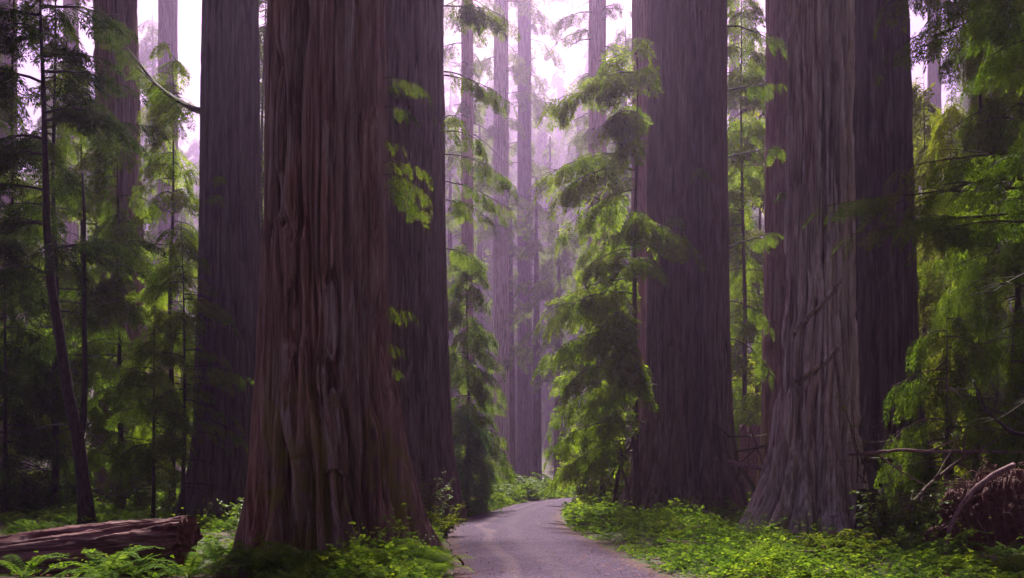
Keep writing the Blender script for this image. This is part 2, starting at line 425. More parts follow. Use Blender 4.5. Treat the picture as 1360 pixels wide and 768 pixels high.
SPR_HI = [spray(100+k, 11, .11, .030, .055, .45, .36, .4) for k in range(4)]
SPR_MD = [spray(200+k, 8, .17, .048, .10, .50, .34, .45) for k in range(4)]
SPR_LO = [spray(300+k, 6, .22, .09, .12, .35) for k in range(4)]
SPR_XL = [spray(400+k, 3, .42, .2, .3, .35) for k in range(3)]
SPR_BIG = [spray(600+k, 7, .17, .040, .11, .55, .30, .5) for k in range(5)]
SPR_HANG = [spray(500+k, 9, .15, .040, .085, .8, .32, .7) for k in range(4)]
for L_ in (SPR_HI, SPR_MD, SPR_LO, SPR_XL, SPR_HANG): pass

def place(T, P, D, N, S, g):
    """instances of templates T at P, along D with up N, scale S -> leaf polygons"""
    P = np.asarray(P, float); D = unit(np.asarray(D, float)); N = np.asarray(N, float); S = np.asarray(S, float)
    Sd = unit(np.cross(N, D)); N = np.cross(D, Sd)
    pick = g.integers(0, len(T), len(P)); out = []
    for k, t in enumerate(T):
        w = pick == k
        if not w.any(): continue
        a = t[None]*S[w][:, None, None, None]
        out.append((P[w][:, None, None, :]+a[..., 0:1]*D[w][:, None, None, :]+a[..., 1:2]*Sd[w][:, None, None, :]+a[..., 2:3]*N[w][:, None, None, :]).reshape(-1, t.shape[1], 3))
    return np.concatenate(out)

def limb(g, p0, az, length, rise, droop, n=9, wig=.05, curl=0):
    t = np.linspace(0, 1, n)[:, None]
    d = np.array([math.cos(az), math.sin(az), 0]); s = np.array([-d[1], d[0], 0])
    pts = p0+d*t*length+np.array([0, 0, 1.])*(rise*t-droop*t**2)*length+s*(curl*t**2)*length
    wv = np.cumsum(g.normal(0, wig*length/n, (n, 3)), 0); wv -= wv[0]
    return pts+wv

def limb_sprays(g, pts, start, step, size, side_ang=(30, 70), tip=True, flat=.35, hang=0.0):
    """positions, directions, normals and sizes of sprays along a limb"""
    seg = np.linalg.norm(np.diff(pts, axis=0), axis=1); s = np.concatenate([[0], np.cumsum(seg)]); L = s[-1]
    P, D, N, S = [], [], [], []
    x = start*L
    while x < L:
        p = np.array([np.interp(x, s, pts[:, k]) for k in range(3)])
        e = min(L, x+.05*L); b = max(0, x-.05*L)
        d = np.array([np.interp(e, s, pts[:, k])-np.interp(b, s, pts[:, k]) for k in range(3)]); d = unit(d)
        f = x/L
        for sd in (-1, 1):
            if g.random() < .12: continue
            a = R(g.uniform(*side_ang))*sd
            dd = np.array([d[0]*math.cos(a)-d[1]*math.sin(a), d[0]*math.sin(a)+d[1]*math.cos(a), d[2]*.7-hang-g.uniform(0, .25)])
            P.append(p); D.append(dd); N.append(np.array([0, 0, 1.])+g.normal(0, flat, 3)); S.append(size*(1.1-.55*f)*g.uniform(.65, 1.25))
        x += step*g.uniform(.7, 1.3)
    if tip:
        P.append(pts[-1]); D.append(unit(pts[-1]-pts[-2])+np.array([0, 0, -hang*.5])); N.append(np.array([0, 0, 1.])+g.normal(0, .2, 3)); S.append(size*.8)
    return P, D, N, S

class Crown:
    def __init__(s, seed): s.g = np.random.default_rng(seed); s.P = []; s.D = []; s.N = []; s.S = []; s.w = MB()
    def limb(s, p0, az, length, rise, droop, size, start=.25, step=.3, rad=None, hang=0.0, n=9, curl=0, wig=.05, bare=False, flat=.35, twigs=0, forks=2):
        pts = limb(s.g, np.asarray(p0, float), az, length, rise, droop, n, wig, curl)
        r0 = rad or .012+.008*length
        s.w.tube(pts, np.linspace(r0, r0*.2, n), 5)
        if not bare:
            P, D, N, S = limb_sprays(s.g, pts, start, step, size, hang=hang, flat=flat)
            s.P += P; s.D += D; s.N += N; s.S += S
            for _ in range(forks):
                k = int(s.g.integers(max(1, int(start*n)), n-2)); l2 = (length*(1-k/(n-1)))*s.g.uniform(.55, .95)
                a2 = az+s.g.choice([-1, 1])*s.g.uniform(.4, .95)
                q = limb(s.g, pts[k], a2, l2, rise-.1-droop*k/n, droop*.7, 7, wig); s.w.tube(q, np.linspace(r0*.45, r0*.1, 7), 4)
                P, D, N, S = limb_sprays(s.g, q, .15, step, size*.9, hang=hang, flat=flat)
                s.P += P; s.D += D; s.N += N; s.S += S
        for _ in range(twigs):
            k = s.g.integers(2, n-1); l2 = length*s.g.uniform(.15, .4)
            q = limb(s.g, pts[k], az+s.g.choice([-1, 1])*s.g.uniform(.4, 1.3), l2, s.g.uniform(-.2, .3), s.g.uniform(0, .5), 6, .12)
            s.w.tube(q, np.linspace(r0*.4, r0*.1, 6), 4)
        return pts
    def leaves(s, T): return place(T, s.P, s.D, s.N, s.S, s.g)

def path_at(path, z):
    path = np.asarray(path, float)
    return np.array([np.interp(z, path[:, 2], path[:, 0]), np.interp(z, path[:, 2], path[:, 1]), z])

def conifer(name, label, cat, loc, H, r0, mat_b, mat_l, T, seed, n=50, z0=1.5, z1=None, lmax=2.6, lmin=.5, size=.9, step=.32,
            rise=.12, droop=.5, hang=.1, az=None, azs=PI, path=None, group=None, dead=8, start=.22, twigs=0, lean=0, shape=.7, flat=.35, extra=None, forks=1):
    """an understory evergreen: tapered trunk with limbs, and a crown of drooping sprays"""
    loc = (loc[0], loc[1], gzf(loc[0], loc[1])-.03) if len(loc) == 2 else loc
    root = thing(name, label, cat, loc, 0, group)
    c = Crown(seed); g = c.g
    if path is None:
        zz = np.linspace(-.3, H, 12); w = np.cumsum(g.normal(0, .012*H/12*2, (12, 2)), 0); w -= w[0]
        path = np.column_stack([w[:, 0]+lean*np.clip(zz, 0, None), w[:, 1], zz])
    path = np.asarray(path, float)
    pz = path[:, 2]
    c.w.tube(path, r0*(1-.96*np.clip(pz/H, 0, 1))*(1+.5*np.exp(-np.clip(pz, 0, None)/.3)), 10)
    z1 = z1 or H*.995
    for k in range(n):
        f = (k+g.random())/n; z = z0+(z1-z0)*f
        a = g.uniform(0, 2*PI) if az is None else az+g.uniform(-azs, azs)
        ln = (lmin+(lmax-lmin)*(1-f)**shape)*g.uniform(.6, 1.15)
        c.limb(path_at(path, z), a, ln, rise+g.normal(0, .08), droop*g.uniform(.7, 1.3), size*g.uniform(.8, 1.15), start, step, hang=hang, curl=g.normal(0, .12), twigs=twigs, flat=flat, forks=forks)
    for k in range(dead):
        z = g.uniform(.6, max(1.2, z0+.4*(z1-z0))); a = g.uniform(0, 2*PI)
        c.limb(path_at(path, z), a, lmax*g.uniform(.4, .8), g.uniform(-.1, .2), g.uniform(.2, .7), .1, bare=True, curl=g.normal(0, .3), wig=.09, twigs=3)
    if extra: extra(c, path)
    c.w.build('trunk', mat_b, root)
    if c.P: MB().polys(c.leaves(T)).build('crown', mat_l, root)
    return root

# one high crown, shared by the big redwoods, out of view, sized and shifted to shade the wood
def high_crown(seed, r=3.6, h=16, n=44):
    c = Crown(seed); g = c.g
    for k in range(n):
        f = (k+.5)/n; z = h*f
        ln = r*(1-f)**.6*g.uniform(.5, 1.15)+.4
        c.limb((0, 0, z), g.uniform(0, 2*PI), ln, .42, .3, 1.5, .15, .75, hang=.05, forks=0)
    return c
HC = high_crown(900, 6.0, 20, 120)
_hc_leaf = MB().polys(HC.leaves(SPR_XL)).build('crown', M['needle_dark'])
_hc_mesh = _hc_leaf.data; bpy.data.objects.remove(_hc_leaf)
def add_high_crown(root, x, z, s, rz):
    o = link(bpy.data.objects.new('crown', _hc_mesh), root)
    o.location = (x, 0, z); o.scale = (s, s, s*1.25); o.rotation_euler = (0, 0, rz)
    return o

def redwood(label, Y, prof, mat, seed, base_row, nth, nz, crown=True, short=False, shift=0, cs=1.0, group='old redwoods close to the road', name='redwood_tree', **kw):
    p = np.array(prof, float); r_ = np.interp(base_row, p[:, 0], np.arange(len(p)))
    cx = np.interp(base_row, p[:, 0], (p[:, 1]+p[:, 2])/2)
    base = (wx(cx, Y), Y, wz(base_row, Y))
    root = thing(name, label, 'tree', base, 0, group)
    ztop = wz(-10, Y)+16 if not short else wz(p[0, 0], Y)+1.6
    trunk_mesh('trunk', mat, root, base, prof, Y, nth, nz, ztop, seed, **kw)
    if crown: add_high_crown(root, shift+wx((p[0, 1]+p[0, 2])/2, Y)-base[0], wz(-10, Y)+.8+2.6*cs-base[2], cs, seed)
    return root, base

T1, b1 = redwood('massive redwood with flared fluted roots filling the left foreground beside the road', 17.2,
    [(-30, 355, 513), (0, 355, 513), (200, 353, 513), (384, 349, 516), (480, 346, 521), (560, 342, 531), (620, 343, 538), (670, 342, 547), (710, 341, 557), (748, 340, 567)],
    M['bark_red'], 11, 745, 1080, 640, cs=.7, shift=-2, lobes=11, a_base=.56, a_top=.022, hb=1.45, d1=.15, d2=.05, cell=.30, fib=.016,
    seams=[(-.80, .22, .014, -2, 1.3), (-.60, .34, .013, -2, 1.7), (-.30, .36, .013, -2, 1.5), (-.09, .34, .012, -2, 1.2), (.10, .36, .013, -2, 1.5), (.27, .32, .012, -2, 1.2), (.46, .34, .013, -2, 1.7), (.66, .28, .013, -2, 1.4), (.84, .2, .012, -2, 1.2), (-.93, .30, .012, 1.9, 4.6), (.33, .14, .010, 1.2, 30), (-.42, .10, .008, 2.2, 30), (.02, .08, .007, .9, 5.0), (.6, .09, .008, 2.8, 30)],
    ledges=[(-.02, 1.72, .018, .12), (.16, 1.66, .016, .11), (-.42, 2.0, .02, .08)])
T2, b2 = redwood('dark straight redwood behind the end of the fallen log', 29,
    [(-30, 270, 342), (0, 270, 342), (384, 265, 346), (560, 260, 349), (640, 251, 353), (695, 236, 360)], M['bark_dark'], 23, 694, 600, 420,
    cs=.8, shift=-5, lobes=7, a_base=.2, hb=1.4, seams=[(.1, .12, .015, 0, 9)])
T3, b3 = redwood('wide straight redwood partly hidden behind the massive fluted trunk', 29.5,
    [(-30, 476, 590), (0, 476, 590), (300, 476, 592), (500, 475, 597), (600, 470, 602), (695, 455, 618)], M['bark_plum'], 31, 692, 760, 420,
    crown=False, lobes=9, a_base=.13, hb=1.4, a_top=.02, d1=.07, seams=[(.55, .12, .01, 0, 30), (.78, .10, .012, .5, 30), (.25, .08, .008, 0, 30)])
T4, b4 = redwood('huge double ridged redwood right of the road behind the drooping young conifer', 33,
    [(-30, 860, 963), (0, 860, 963), (384, 860, 967), (540, 855, 971), (620, 843, 979), (690, 818, 996)], M['bark_plum'], 47, 687, 820, 420,
    cs=.6, shift=7, lobes=9, a_base=.2, hb=1.3, a_top=.03, seams=[(.26, .62, .030, .4, 40), (-.45, .12, .01, 1, 40), (.62, .12, .010, 0, 40), (-.7, .25, .014, -2, 1.2), (-.2, .28, .013, -2, 1.0), (.05, .24, .012, -2, 1.1), (.45, .26, .013, -2, .9)])
T5, b5 = redwood('narrow reddish redwood peeping out behind the left edge of the grey ribbed trunk', 37,
    [(-30, 1018, 1072), (0, 1018, 1072), (384, 1015, 1072), (600, 1011, 1074), (690, 1003, 1082)], M['bark_red'], 53, 680, 260, 260,
    cs=.5, shift=2, lobes=7, a_base=.15, hb=1.2)
T6, b6 = redwood('pale grey redwood with ribbed bark and slanting rips right of the road', 22,
    [(-30, 1047, 1132), (0, 1047, 1132), (200, 1045, 1132), (384, 1041, 1134), (500, 1034, 1138), (580, 1024, 1141), (630, 1012, 1146), (670, 999, 1154), (722, 970, 1172)],
    M['bark_grey'], 67, 718, 800, 560, cs=.45, shift=-2.5, lobes=8, a_base=.2, a_top=.02, hb=1.0, d1=.12, d2=.055, cell=.22, zlen=.2, fib=.018,
    grooves=[(-.72, 4.95, .62, 6.3, .10, .055), (-.6, 3.75, .55, 4.7, .09, .05)],
    seams=[(.62, .18, .014, .2, 2.6), (-.35, .22, .016, -2, 1.2), (.12, .20, .014, -2, .8), (-.68, .2, .014, -2, 1.0)])
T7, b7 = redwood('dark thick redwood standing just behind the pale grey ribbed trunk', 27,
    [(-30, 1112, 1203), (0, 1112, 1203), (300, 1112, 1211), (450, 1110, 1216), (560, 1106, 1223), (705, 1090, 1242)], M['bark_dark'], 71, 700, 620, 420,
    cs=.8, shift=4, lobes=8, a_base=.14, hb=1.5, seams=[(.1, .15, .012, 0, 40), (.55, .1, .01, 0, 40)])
T8, b8 = redwood('reddish redwood seen through the dark foliage at left', 42,
    [(-30, 124, 181), (0, 124, 181), (384, 130, 190), (620, 122, 200), (672, 116, 206)], M['bark_red'], 83, 665, 260, 240, cs=1.0, lobes=7, a_base=.12)

# ---- trunks further back, each measured on the photo
far = [
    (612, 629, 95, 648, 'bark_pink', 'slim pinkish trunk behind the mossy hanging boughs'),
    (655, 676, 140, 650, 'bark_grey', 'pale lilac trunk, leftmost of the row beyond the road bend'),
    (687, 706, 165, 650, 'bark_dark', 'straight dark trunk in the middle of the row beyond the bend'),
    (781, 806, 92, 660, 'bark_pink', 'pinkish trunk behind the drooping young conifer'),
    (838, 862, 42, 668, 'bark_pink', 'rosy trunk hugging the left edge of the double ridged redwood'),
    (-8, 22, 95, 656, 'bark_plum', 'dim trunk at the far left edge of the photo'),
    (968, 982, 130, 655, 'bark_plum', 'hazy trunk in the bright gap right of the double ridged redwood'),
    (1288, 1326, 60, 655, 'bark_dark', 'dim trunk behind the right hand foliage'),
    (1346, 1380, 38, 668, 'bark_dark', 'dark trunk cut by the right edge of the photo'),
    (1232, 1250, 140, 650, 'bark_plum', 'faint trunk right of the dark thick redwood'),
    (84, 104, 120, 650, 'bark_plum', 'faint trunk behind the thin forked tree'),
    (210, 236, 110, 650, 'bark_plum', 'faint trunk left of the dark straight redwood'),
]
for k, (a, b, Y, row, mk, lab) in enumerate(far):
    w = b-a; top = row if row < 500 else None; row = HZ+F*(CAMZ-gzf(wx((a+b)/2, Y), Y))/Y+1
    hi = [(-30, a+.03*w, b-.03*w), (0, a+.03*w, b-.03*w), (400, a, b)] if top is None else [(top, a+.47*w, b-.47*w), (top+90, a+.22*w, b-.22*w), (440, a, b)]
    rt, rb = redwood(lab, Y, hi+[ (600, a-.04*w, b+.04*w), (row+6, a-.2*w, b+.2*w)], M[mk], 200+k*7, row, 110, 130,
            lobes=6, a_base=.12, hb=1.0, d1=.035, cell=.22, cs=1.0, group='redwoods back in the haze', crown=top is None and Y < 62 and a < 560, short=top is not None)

    if 560 < a < 830 and Y > 80:
        c = Crown(4000+k); g = c.g
        for q in range(30):
            rw = -60+430*((q+g.random())/30)**1.15; p0 = at((a+b)/2, rw, Y)-np.array(rb)
            c.limb(p0, g.uniform(0, 2*PI), g.uniform(3, 8)*Y/140, .12, g.uniform(.3, .7), 2.6*Y/140, .3, .95*Y/140, rad=.09, hang=.35, curl=g.normal(0, .3), wig=.1, forks=1, twigs=3, bare=g.random() < .3)
        c.w.build('branch', M['bark_thin'], rt)
        MB().polys(c.leaves(SPR_MD)).build('crown', M['needle_mid'], rt)
for k, (px, Y, H, r0, lab) in enumerate([
    (679, 150, 50, .85, 'dark slender conifer close behind the pale lilac trunk'), (713, 125, 44, .74, 'very dark slender conifer just right of the middle trunk beyond the bend'),
    (742, 120, 36, .68, 'dark slender conifer standing apart at the right end of the row beyond the bend'), (730, 210, 75, 1.1, 'hazy grey conifer glimpsed through the gap beyond the bend'),
    (637, 190, 78, 1.0, 'faint conifer left of the pale lilac trunk'), (598, 130, 50, .75, 'hazy conifer right beside the wide straight redwood')]):
    x = wx(px, Y); root = thing('slender_conifer', lab, 'tree', (x, Y, gzf(x, Y)-.1), 0, 'conifers back in the haze')
    c = Crown(3000+k); g = c.g; zz = np.linspace(-.4, H, 14); path = np.column_stack([np.cumsum(g.normal(0, .02, 14)), np.cumsum(g.normal(0, .02, 14)), zz])
    c.w.tube(path, r0*(1-.85*np.clip(zz/H, 0, 1)**1.3)*(1+.3*np.exp(-np.clip(zz, 0, None)/.8)), 14)
    for q in range(30):
        f = (q+g.random())/30; z = .42*H+.57*H*f
        c.limb(path_at(path, z), g.uniform(0, 2*PI), (4.6*(1-f)**.6+.5)*g.uniform(.4, 1.15), .1, .5, 2.0, .25, 1.2, hang=.3, curl=g.normal(0, .2), forks=0)
    for q in range(14):
        c.limb(path_at(path, g.uniform(.1, .4)*H), g.uniform(0, 2*PI), g.uniform(.5, 1.8), -.05, .4, 1, bare=True, rad=.02)
    c.w.build('trunk', M['bark_dark'], root, True)
    MB().polys(c.leaves(SPR_LO)).build('crown', M['needle_mid'], root)

# ------------------------------------------------------------------ copies: misty trees deep in the wood
def far_tree(seed, H, r):
    root = thing('misty_tree', 'tall hazy conifer deep in the wood', 'tree', (0, 0, 0), 0, 'hazy conifers deep in the wood')
    c = Crown(seed); g = c.g
    zz = np.linspace(-1, H, 16); path = np.column_stack([np.cumsum(g.normal(0, .07, 16)), np.cumsum(g.normal(0, .07, 16)), zz])
    c.w.tube(path, r*(1-.96*np.clip(zz/H, 0, 1))*(1+.35*np.exp(-np.clip(zz, 0, None)/1.5)), 14)
    for k in range(130):
        f = (k+g.random())/130; z = .1*H+.89*H*f
        c.limb(path_at(path, z), g.uniform(0, 2*PI), (7.5*(1-f)**.6+.8)*g.uniform(.3, 1.2), .1, .5, 3.4, .25, 1.5, hang=.2, curl=g.normal(0, .2), forks=0)
    c.w.build('trunk', M['bark_plum'], root, True)
    MB().polys(c.leaves(SPR_MD)).build('crown', M['needle_mid'], root)
    return root
protos = [far_tree(701, 74, 1.15), far_tree(702, 60, .9), far_tree(703, 88, 1.4)]
gf = np.random.default_rng(77)
spots = [(wx(px, Y), Y, s) for px, Y, s in [(648, 270, 1.3), (722, 300, 1.45), (690, 390, 1.5), (768, 240, 1.25), (606, 235, 1.25), (668, 360, 1.0), (742, 400, 1.4), (625, 440, 1.4), (790, 330, 1.4), (705, 250, .45), (640, 210, .5), (745, 190, .4)]]
while len(spots) < 58:
    Y = 80*(420/80)**gf.random(); px = gf.uniform(-160, 1520); x = wx(px, Y)
    if 560 < px < 810: continue
    if all((x-a)**2+(Y-b)**2 > (Y*.06)**2 for a, b, _ in spots): spots.append((x, Y, min(1.25, max(.5, Y/170))*gf.uniform(.75, 1.2)))
hill = []
while len(hill) < 95:                                       # the wooded slope that closes the valley
    Y = gf.uniform(215, 500); px = gf.uniform(540, 850) if gf.random() < .45 else gf.uniform(-160, 1520); x = wx(px, Y)
    if all((x-a)**2+(Y-b)**2 > 9**2 for a, b, _ in hill): hill.append((x, Y, gf.uniform(.8, 1.25)))
spots += hill
for k, (x, Y, s) in enumerate(spots):
    o = protos[k] if k < 3 else copy_tree(protos[k % 3])
    o.location = (x, Y, gzf(x, Y)-.1); o.scale = (s, s, s); o.rotation_euler = (0, 0, gf.uniform(0, 6.28))

# ------------------------------------------------------------------ understory evergreens
def L(px, Y): return (wx(px, Y), Y)
def px_path(pts, Y, loc):
    """trunk path from photo points, local to the tree"""
    a = np.array([at(px, py, Y) for px, py in pts]); a = a-np.array(loc); return a[np.argsort(a[:, 2])]

# the drooping young conifer right of the road
Ys = 30.5
def sapling_extra(c, path):
    # (row where the limb leaves the trunk, length in metres, heading, rise, droop, spray size)
    for row, ln, az, ri, dr, sz in [
        (70, 1.2, 3.3, .1, .4, .9), (95, 1.9, 3.5, .1, .45, 1.0), (120, 2.9, 3.2, .15, .35, 1.0), (105, 2.3, 4.0, .1, .4, 1.0), (150, 2.0, 3.8, 0, .5, 1.0),
        (205, 3.3, 3.25, .12, .4, 1.05), (225, 3.0, 3.7, .1, .5, 1.0), (190, 2.2, 4.3, .1, .5, .9), (250, 2.6, 2.9, 0, .5, 1.0),
        (300, 2.4, 5.2, .1, .5, 1.0), (310, 2.2, 5.7, .1, .45, .9), (290, 1.7, 4.7, .1, .5, 1.0), (330, 2.0, 3.6, 0, .5, 1.0),
        (370, 2.9, 3.2, .1, .45, 1.05), (390, 3.2, 3.5, .1, .45, 1.05), (410, 2.4, 4.2, 0, .5, 1.0), (345, 1.6, 5.0, .1, .4, .9),
        (440, 3.1, 3.25, .1, .4, 1.1), (470, 2.8, 3.7, .05, .5, 1.0), (480, 2.0, 4.4, 0, .5, 1.0), (500, 2.7, 3.1, 0, .5, 1.0),
        (560, 2.9, 3.3, .15, .45, 1.0), (545, 2.0, 3.9, .1, .5, .9), (590, 2.6, 3.15, .05, .4, .9), (585, 2.7, 3.6, .0, .35, .9)]:
        c.limb(path_at(path, wz(row, Ys)-base_z), az+c.g.normal(0, .08), ln, ri, dr, sz, .12, .26, hang=.28, flat=.45, twigs=2)
    for row, ln, az in [(560, 1.3, 3.4), (585, 1.2, 3.9), (600, 1.0, 3.2), (575, 1.4, 4.4)]:      # bare drooping lower limbs
        c.limb(path_at(path, wz(row, Ys)-base_z), az, ln, .1, 1.2, .1, bare=True, rad=.055, twigs=2, wig=.12)
base_z = gzf(*L(847, Ys))-.03
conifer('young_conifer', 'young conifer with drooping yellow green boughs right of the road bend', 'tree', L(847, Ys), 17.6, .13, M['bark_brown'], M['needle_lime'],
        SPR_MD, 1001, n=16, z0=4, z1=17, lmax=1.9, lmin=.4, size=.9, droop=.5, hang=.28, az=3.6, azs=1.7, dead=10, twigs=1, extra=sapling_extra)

# thin forked dark tree at left
Yf = 24.0
loc = (wx(116, Yf), Yf, gzf(wx(116, Yf), Yf)-.03)
pth = px_path([(118, 720), (112, 650), (104, 585), (90, 520), (80, 450), (68, 380), (62, 300), (60, 200), (57, 100), (53, 0), (49, -70), (45, -160)], Yf, loc)
def fork(c, path):
    f = np.array([at(px, py, Yf) for px, py in [(105, 592), (111, 560), (113, 500), (112, 400), (112, 290), (110, 230)]])-np.array(loc)
    c.w.tube(f, np.linspace(.10, .03, 6), 8)
    for row, az, ln, ri, dr, sz in [(20, 3.3, 1.9, .2, .35, .8), (45, 3.0, 2.2, .1, .3, .8), (75, 6.1, 1.8, .25, .35, .8), (110, 3.5, 2.3, .3, .5, .8), (150, 5.9, 2.4, .1, .3, .8),
                                (185, 3.1, 2.4, .2, .35, .9), (205, 2.9, 1.8, .3, .5, .9), (160, 6.2, 3.0, 0, .1, .8), (255, 3.4, 2.0, .4, .6, .8), (300, 3.2, 1.9, .25, .4, .8),
                                (10, 0.1, 1.9, .3, .4, .8), (95, 0.2, 2.2, .2, .35, .7), (330, 6.0, 3.2, .05, .1, .7), (365, 3.4, 1.6, .5, .7, .7)]:
        c.limb(path_at(path, wz(row, Yf)-loc[2]), az, ln, ri, dr, sz, .2, .24, rad=.045, twigs=3, wig=.1, flat=.5)
conifer('forked_tree', 'thin dark tree with a forked, S shaped trunk behind the fallen log', 'tree', loc, 16.5, .19, M['bark_thin'], M['needle_dark'],
        SPR_MD, 1002, n=10, z0=5, z1=15, lmax=2.2, lmin=.8, size=.7, dead=12, path=pth, twigs=2, extra=fork)

und = 'young evergreens in the understory'
conifer('young_hemlock', 'slim young hemlock with a straight thin stem just left of the dark straight redwood', 'tree', L(244, 27), 9.2, .075, M['bark_thin'], M['needle_mid'], SPR_MD, 1003,
        n=26, z0=2.4, lmax=2.1, size=.75, droop=.35, hang=.1, group=und, dead=8, twigs=1)
conifer('young_hemlock', 'short young hemlock with a dark stem left of the slim straight one', 'tree', L(203, 26), 6.4, .06, M['bark_thin'], M['needle_mid'], SPR_MD, 1004,
        n=18, z0=1.8, lmax=1.8, size=.7, droop=.35, group=und, dead=8, twigs=1)
conifer('young_hemlock', 'bushy mid green hemlock in front of the reddish redwood at left', 'tree', L(160, 33), 14.6, .12, M['bark_thin'], M['needle_mid'], SPR_MD, 1005,
        n=44, z0=1.2, lmax=3.2, size=1.0, step=.36, droop=.4, hang=.2, group=und, dead=12, twigs=1)
conifer('young_hemlock', 'dark hemlock at the far left edge behind the log', 'tree', L(5, 29), 9.5, .10, M['bark_thin'], M['needle_dark'], SPR_MD, 1006,
        n=30, z0=.9, lmax=3.0, size=1.0, droop=.45, hang=.2, group=und, dead=14, twigs=2)
conifer('young_hemlock', 'yellow green hemlock lit from behind, left of the dark straight redwood', 'tree', L(228, 37), 19.5, .14, M['bark_thin'], M['needle_lime'], SPR_MD, 1007,
        n=48, z0=3, lmax=2.6, size=1.0, step=.38, droop=.45, hang=.25, group=und, dead=8, twigs=1)
conifer('young_hemlock', 'low dim hemlock spreading behind the thin forked tree', 'tree', L(85, 35), 7.5, .09, M['bark_thin'], M['needle_mid'], SPR_MD, 1008,
        n=28, z0=.8, lmax=3.2, size=1.0, droop=.4, hang=.15, group=und, dead=10, twigs=1)
conifer('young_hemlock', 'gold tinged hemlock deep behind the slim straight one', 'tree', L(190, 47), 12, .12, M['bark_thin'], M['needle_gold'], SPR_MD, 1009,
        n=44, z0=1, lmax=3.6, size=1.3, step=.5, droop=.4, group=und, dead=4)
conifer('young_hemlock', 'hemlock showing in the slit between the two left redwoods', 'tree', L(349, 40), 26, .16, M['bark_thin'], M['needle_mid'], SPR_MD, 1010,
        n=90, z0=1, lmax=2.6, size=1.2, step=.45, droop=.45, group=und, dead=4)
conifer('young_hemlock', 'soft green hemlock right of the wide straight redwood', 'tree', L(622, 38), 11.6, .10, M['bark_thin'], M['needle_mid'], SPR_MD, 1011,
        n=58, z0=.8, lmax=1.9, size=.85, step=.3, droop=.5, hang=.3, group=und, dead=2)
conifer('young_fir', 'small blue green fir with tiered boughs left of the road bend', 'tree', L(620, 34), 4.3, .07, M['bark_thin'], M['needle_blue'], SPR_HANG, 1012,
        n=34, z0=.3, lmax=1.5, lmin=.35, size=.62, step=.2, droop=.32, rise=.05, hang=.3, dead=0)
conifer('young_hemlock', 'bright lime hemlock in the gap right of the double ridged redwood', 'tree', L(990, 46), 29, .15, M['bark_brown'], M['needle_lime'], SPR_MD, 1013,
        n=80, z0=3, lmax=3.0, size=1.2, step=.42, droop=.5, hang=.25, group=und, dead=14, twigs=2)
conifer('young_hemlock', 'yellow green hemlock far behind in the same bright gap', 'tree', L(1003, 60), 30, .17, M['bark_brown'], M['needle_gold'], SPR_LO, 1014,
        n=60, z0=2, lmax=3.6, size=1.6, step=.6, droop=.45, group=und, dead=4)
conifer('young_hemlock', 'leafy lime hemlock behind the drooping young conifer', 'tree', L(800, 43), 15, .13, M['bark_brown'], M['needle_lime'], SPR_MD, 1015,
        n=62, z0=1.2, lmax=2.3, size=1.05, step=.4, droop=.5, hang=.25, group=und, dead=6)
conifer('young_hemlock', 'tall dark hemlock behind the thin forked tree, its tip above the photo', 'tree', L(72, 31), 22, .13, M['bark_thin'], M['needle_mid'], SPR_MD, 1031,
        n=38, z0=5, lmax=2.6, size=1.0, step=.36, droop=.45, hang=.25, group=und, dead=14, twigs=2)
conifer('young_hemlock', 'tall hemlock close to the far left edge of the photo', 'tree', L(18, 36), 24, .14, M['bark_thin'], M['needle_mid'], SPR_MD, 1032,
        n=42, z0=4, lmax=3.0, size=1.1, step=.4, droop=.45, hang=.25, group=und, dead=10, twigs=2)
conifer('young_hemlock', 'lime hemlock between the reddish redwood and the far left edge', 'tree', L(108, 40), 20, .14, M['bark_thin'], M['needle_lime'], SPR_MD, 1033,
        n=56, z0=3, lmax=3.0, size=1.1, step=.4, droop=.45, hang=.25, group=und, dead=8, twigs=1)
# right hand side
conifer('young_hemlock', 'tall mid green hemlock with hanging sprays left of the mossy one at upper right', 'tree', L(1292, 28), 21, .13, M['bark_moss'], M['needle_lime'], SPR_HANG, 1034,
        n=46, z0=6, lmax=2.5, size=.95, step=.32, droop=.45, hang=.5, group=und, dead=14, twigs=2)
Yr = 17.0
def right_extra(c, path):
    for row, ln, az, ri, dr, sz, hg in [(250, 4.3, 3.02, .06, .12, .62, .25), (285, 4.0, 3.16, .05, .12, .62, .3), (215, 3.4, 3.3, .1, .2, .62, .3), (300, 3.3, 3.4, .02, .2, .62, .3),
                                    (-60, 3.2, 3.0, .05, .3, .75, .7), (-20, 2.6, 3.3, .1, .3, .75, .7), (20, 2.4, 3.1, .1, .3, .75, .8), (-100, 3.6, 3.2, .1, .25, .75, .7),
                                    (60, 1.9, 3.5, .1, .4, .7, .8), (-10, 3.0, 2.8, .05, .3, .75, .6)]:
        c.limb(path_at(path, wz(row, Yr)-base_r), az, ln, ri, dr, sz, .3, .17, rad=.035, hang=hg, twigs=3, flat=.4)
    for row, ln, az, ri, dr, rad in [(236, 2.5, 3.1, -.02, .10, .055), (345, 1.9, 3.3, -.35, .25, .03), (520, 1.7, 3.2, -.05, .3, .025)]:
        c.limb(path_at(path, wz(row, Yr)-base_r), az, ln, ri, dr, .1, bare=True, rad=rad, twigs=7, wig=.14)
base_r = gzf(*L(1425, Yr))-.03
conifer('leaning_conifer', 'near conifer reaching in from the right edge with long dark green boughs', 'tree', L(1425, Yr), 13.5, .22, M['bark_moss'], M['needle_mid'], SPR_BIG, 1021,
        n=12, z0=6.5, z1=13, lmax=2.4, lmin=1, size=.6, step=.2, droop=.3, hang=.5, az=3.1, azs=.9, dead=0, twigs=2, extra=right_extra)
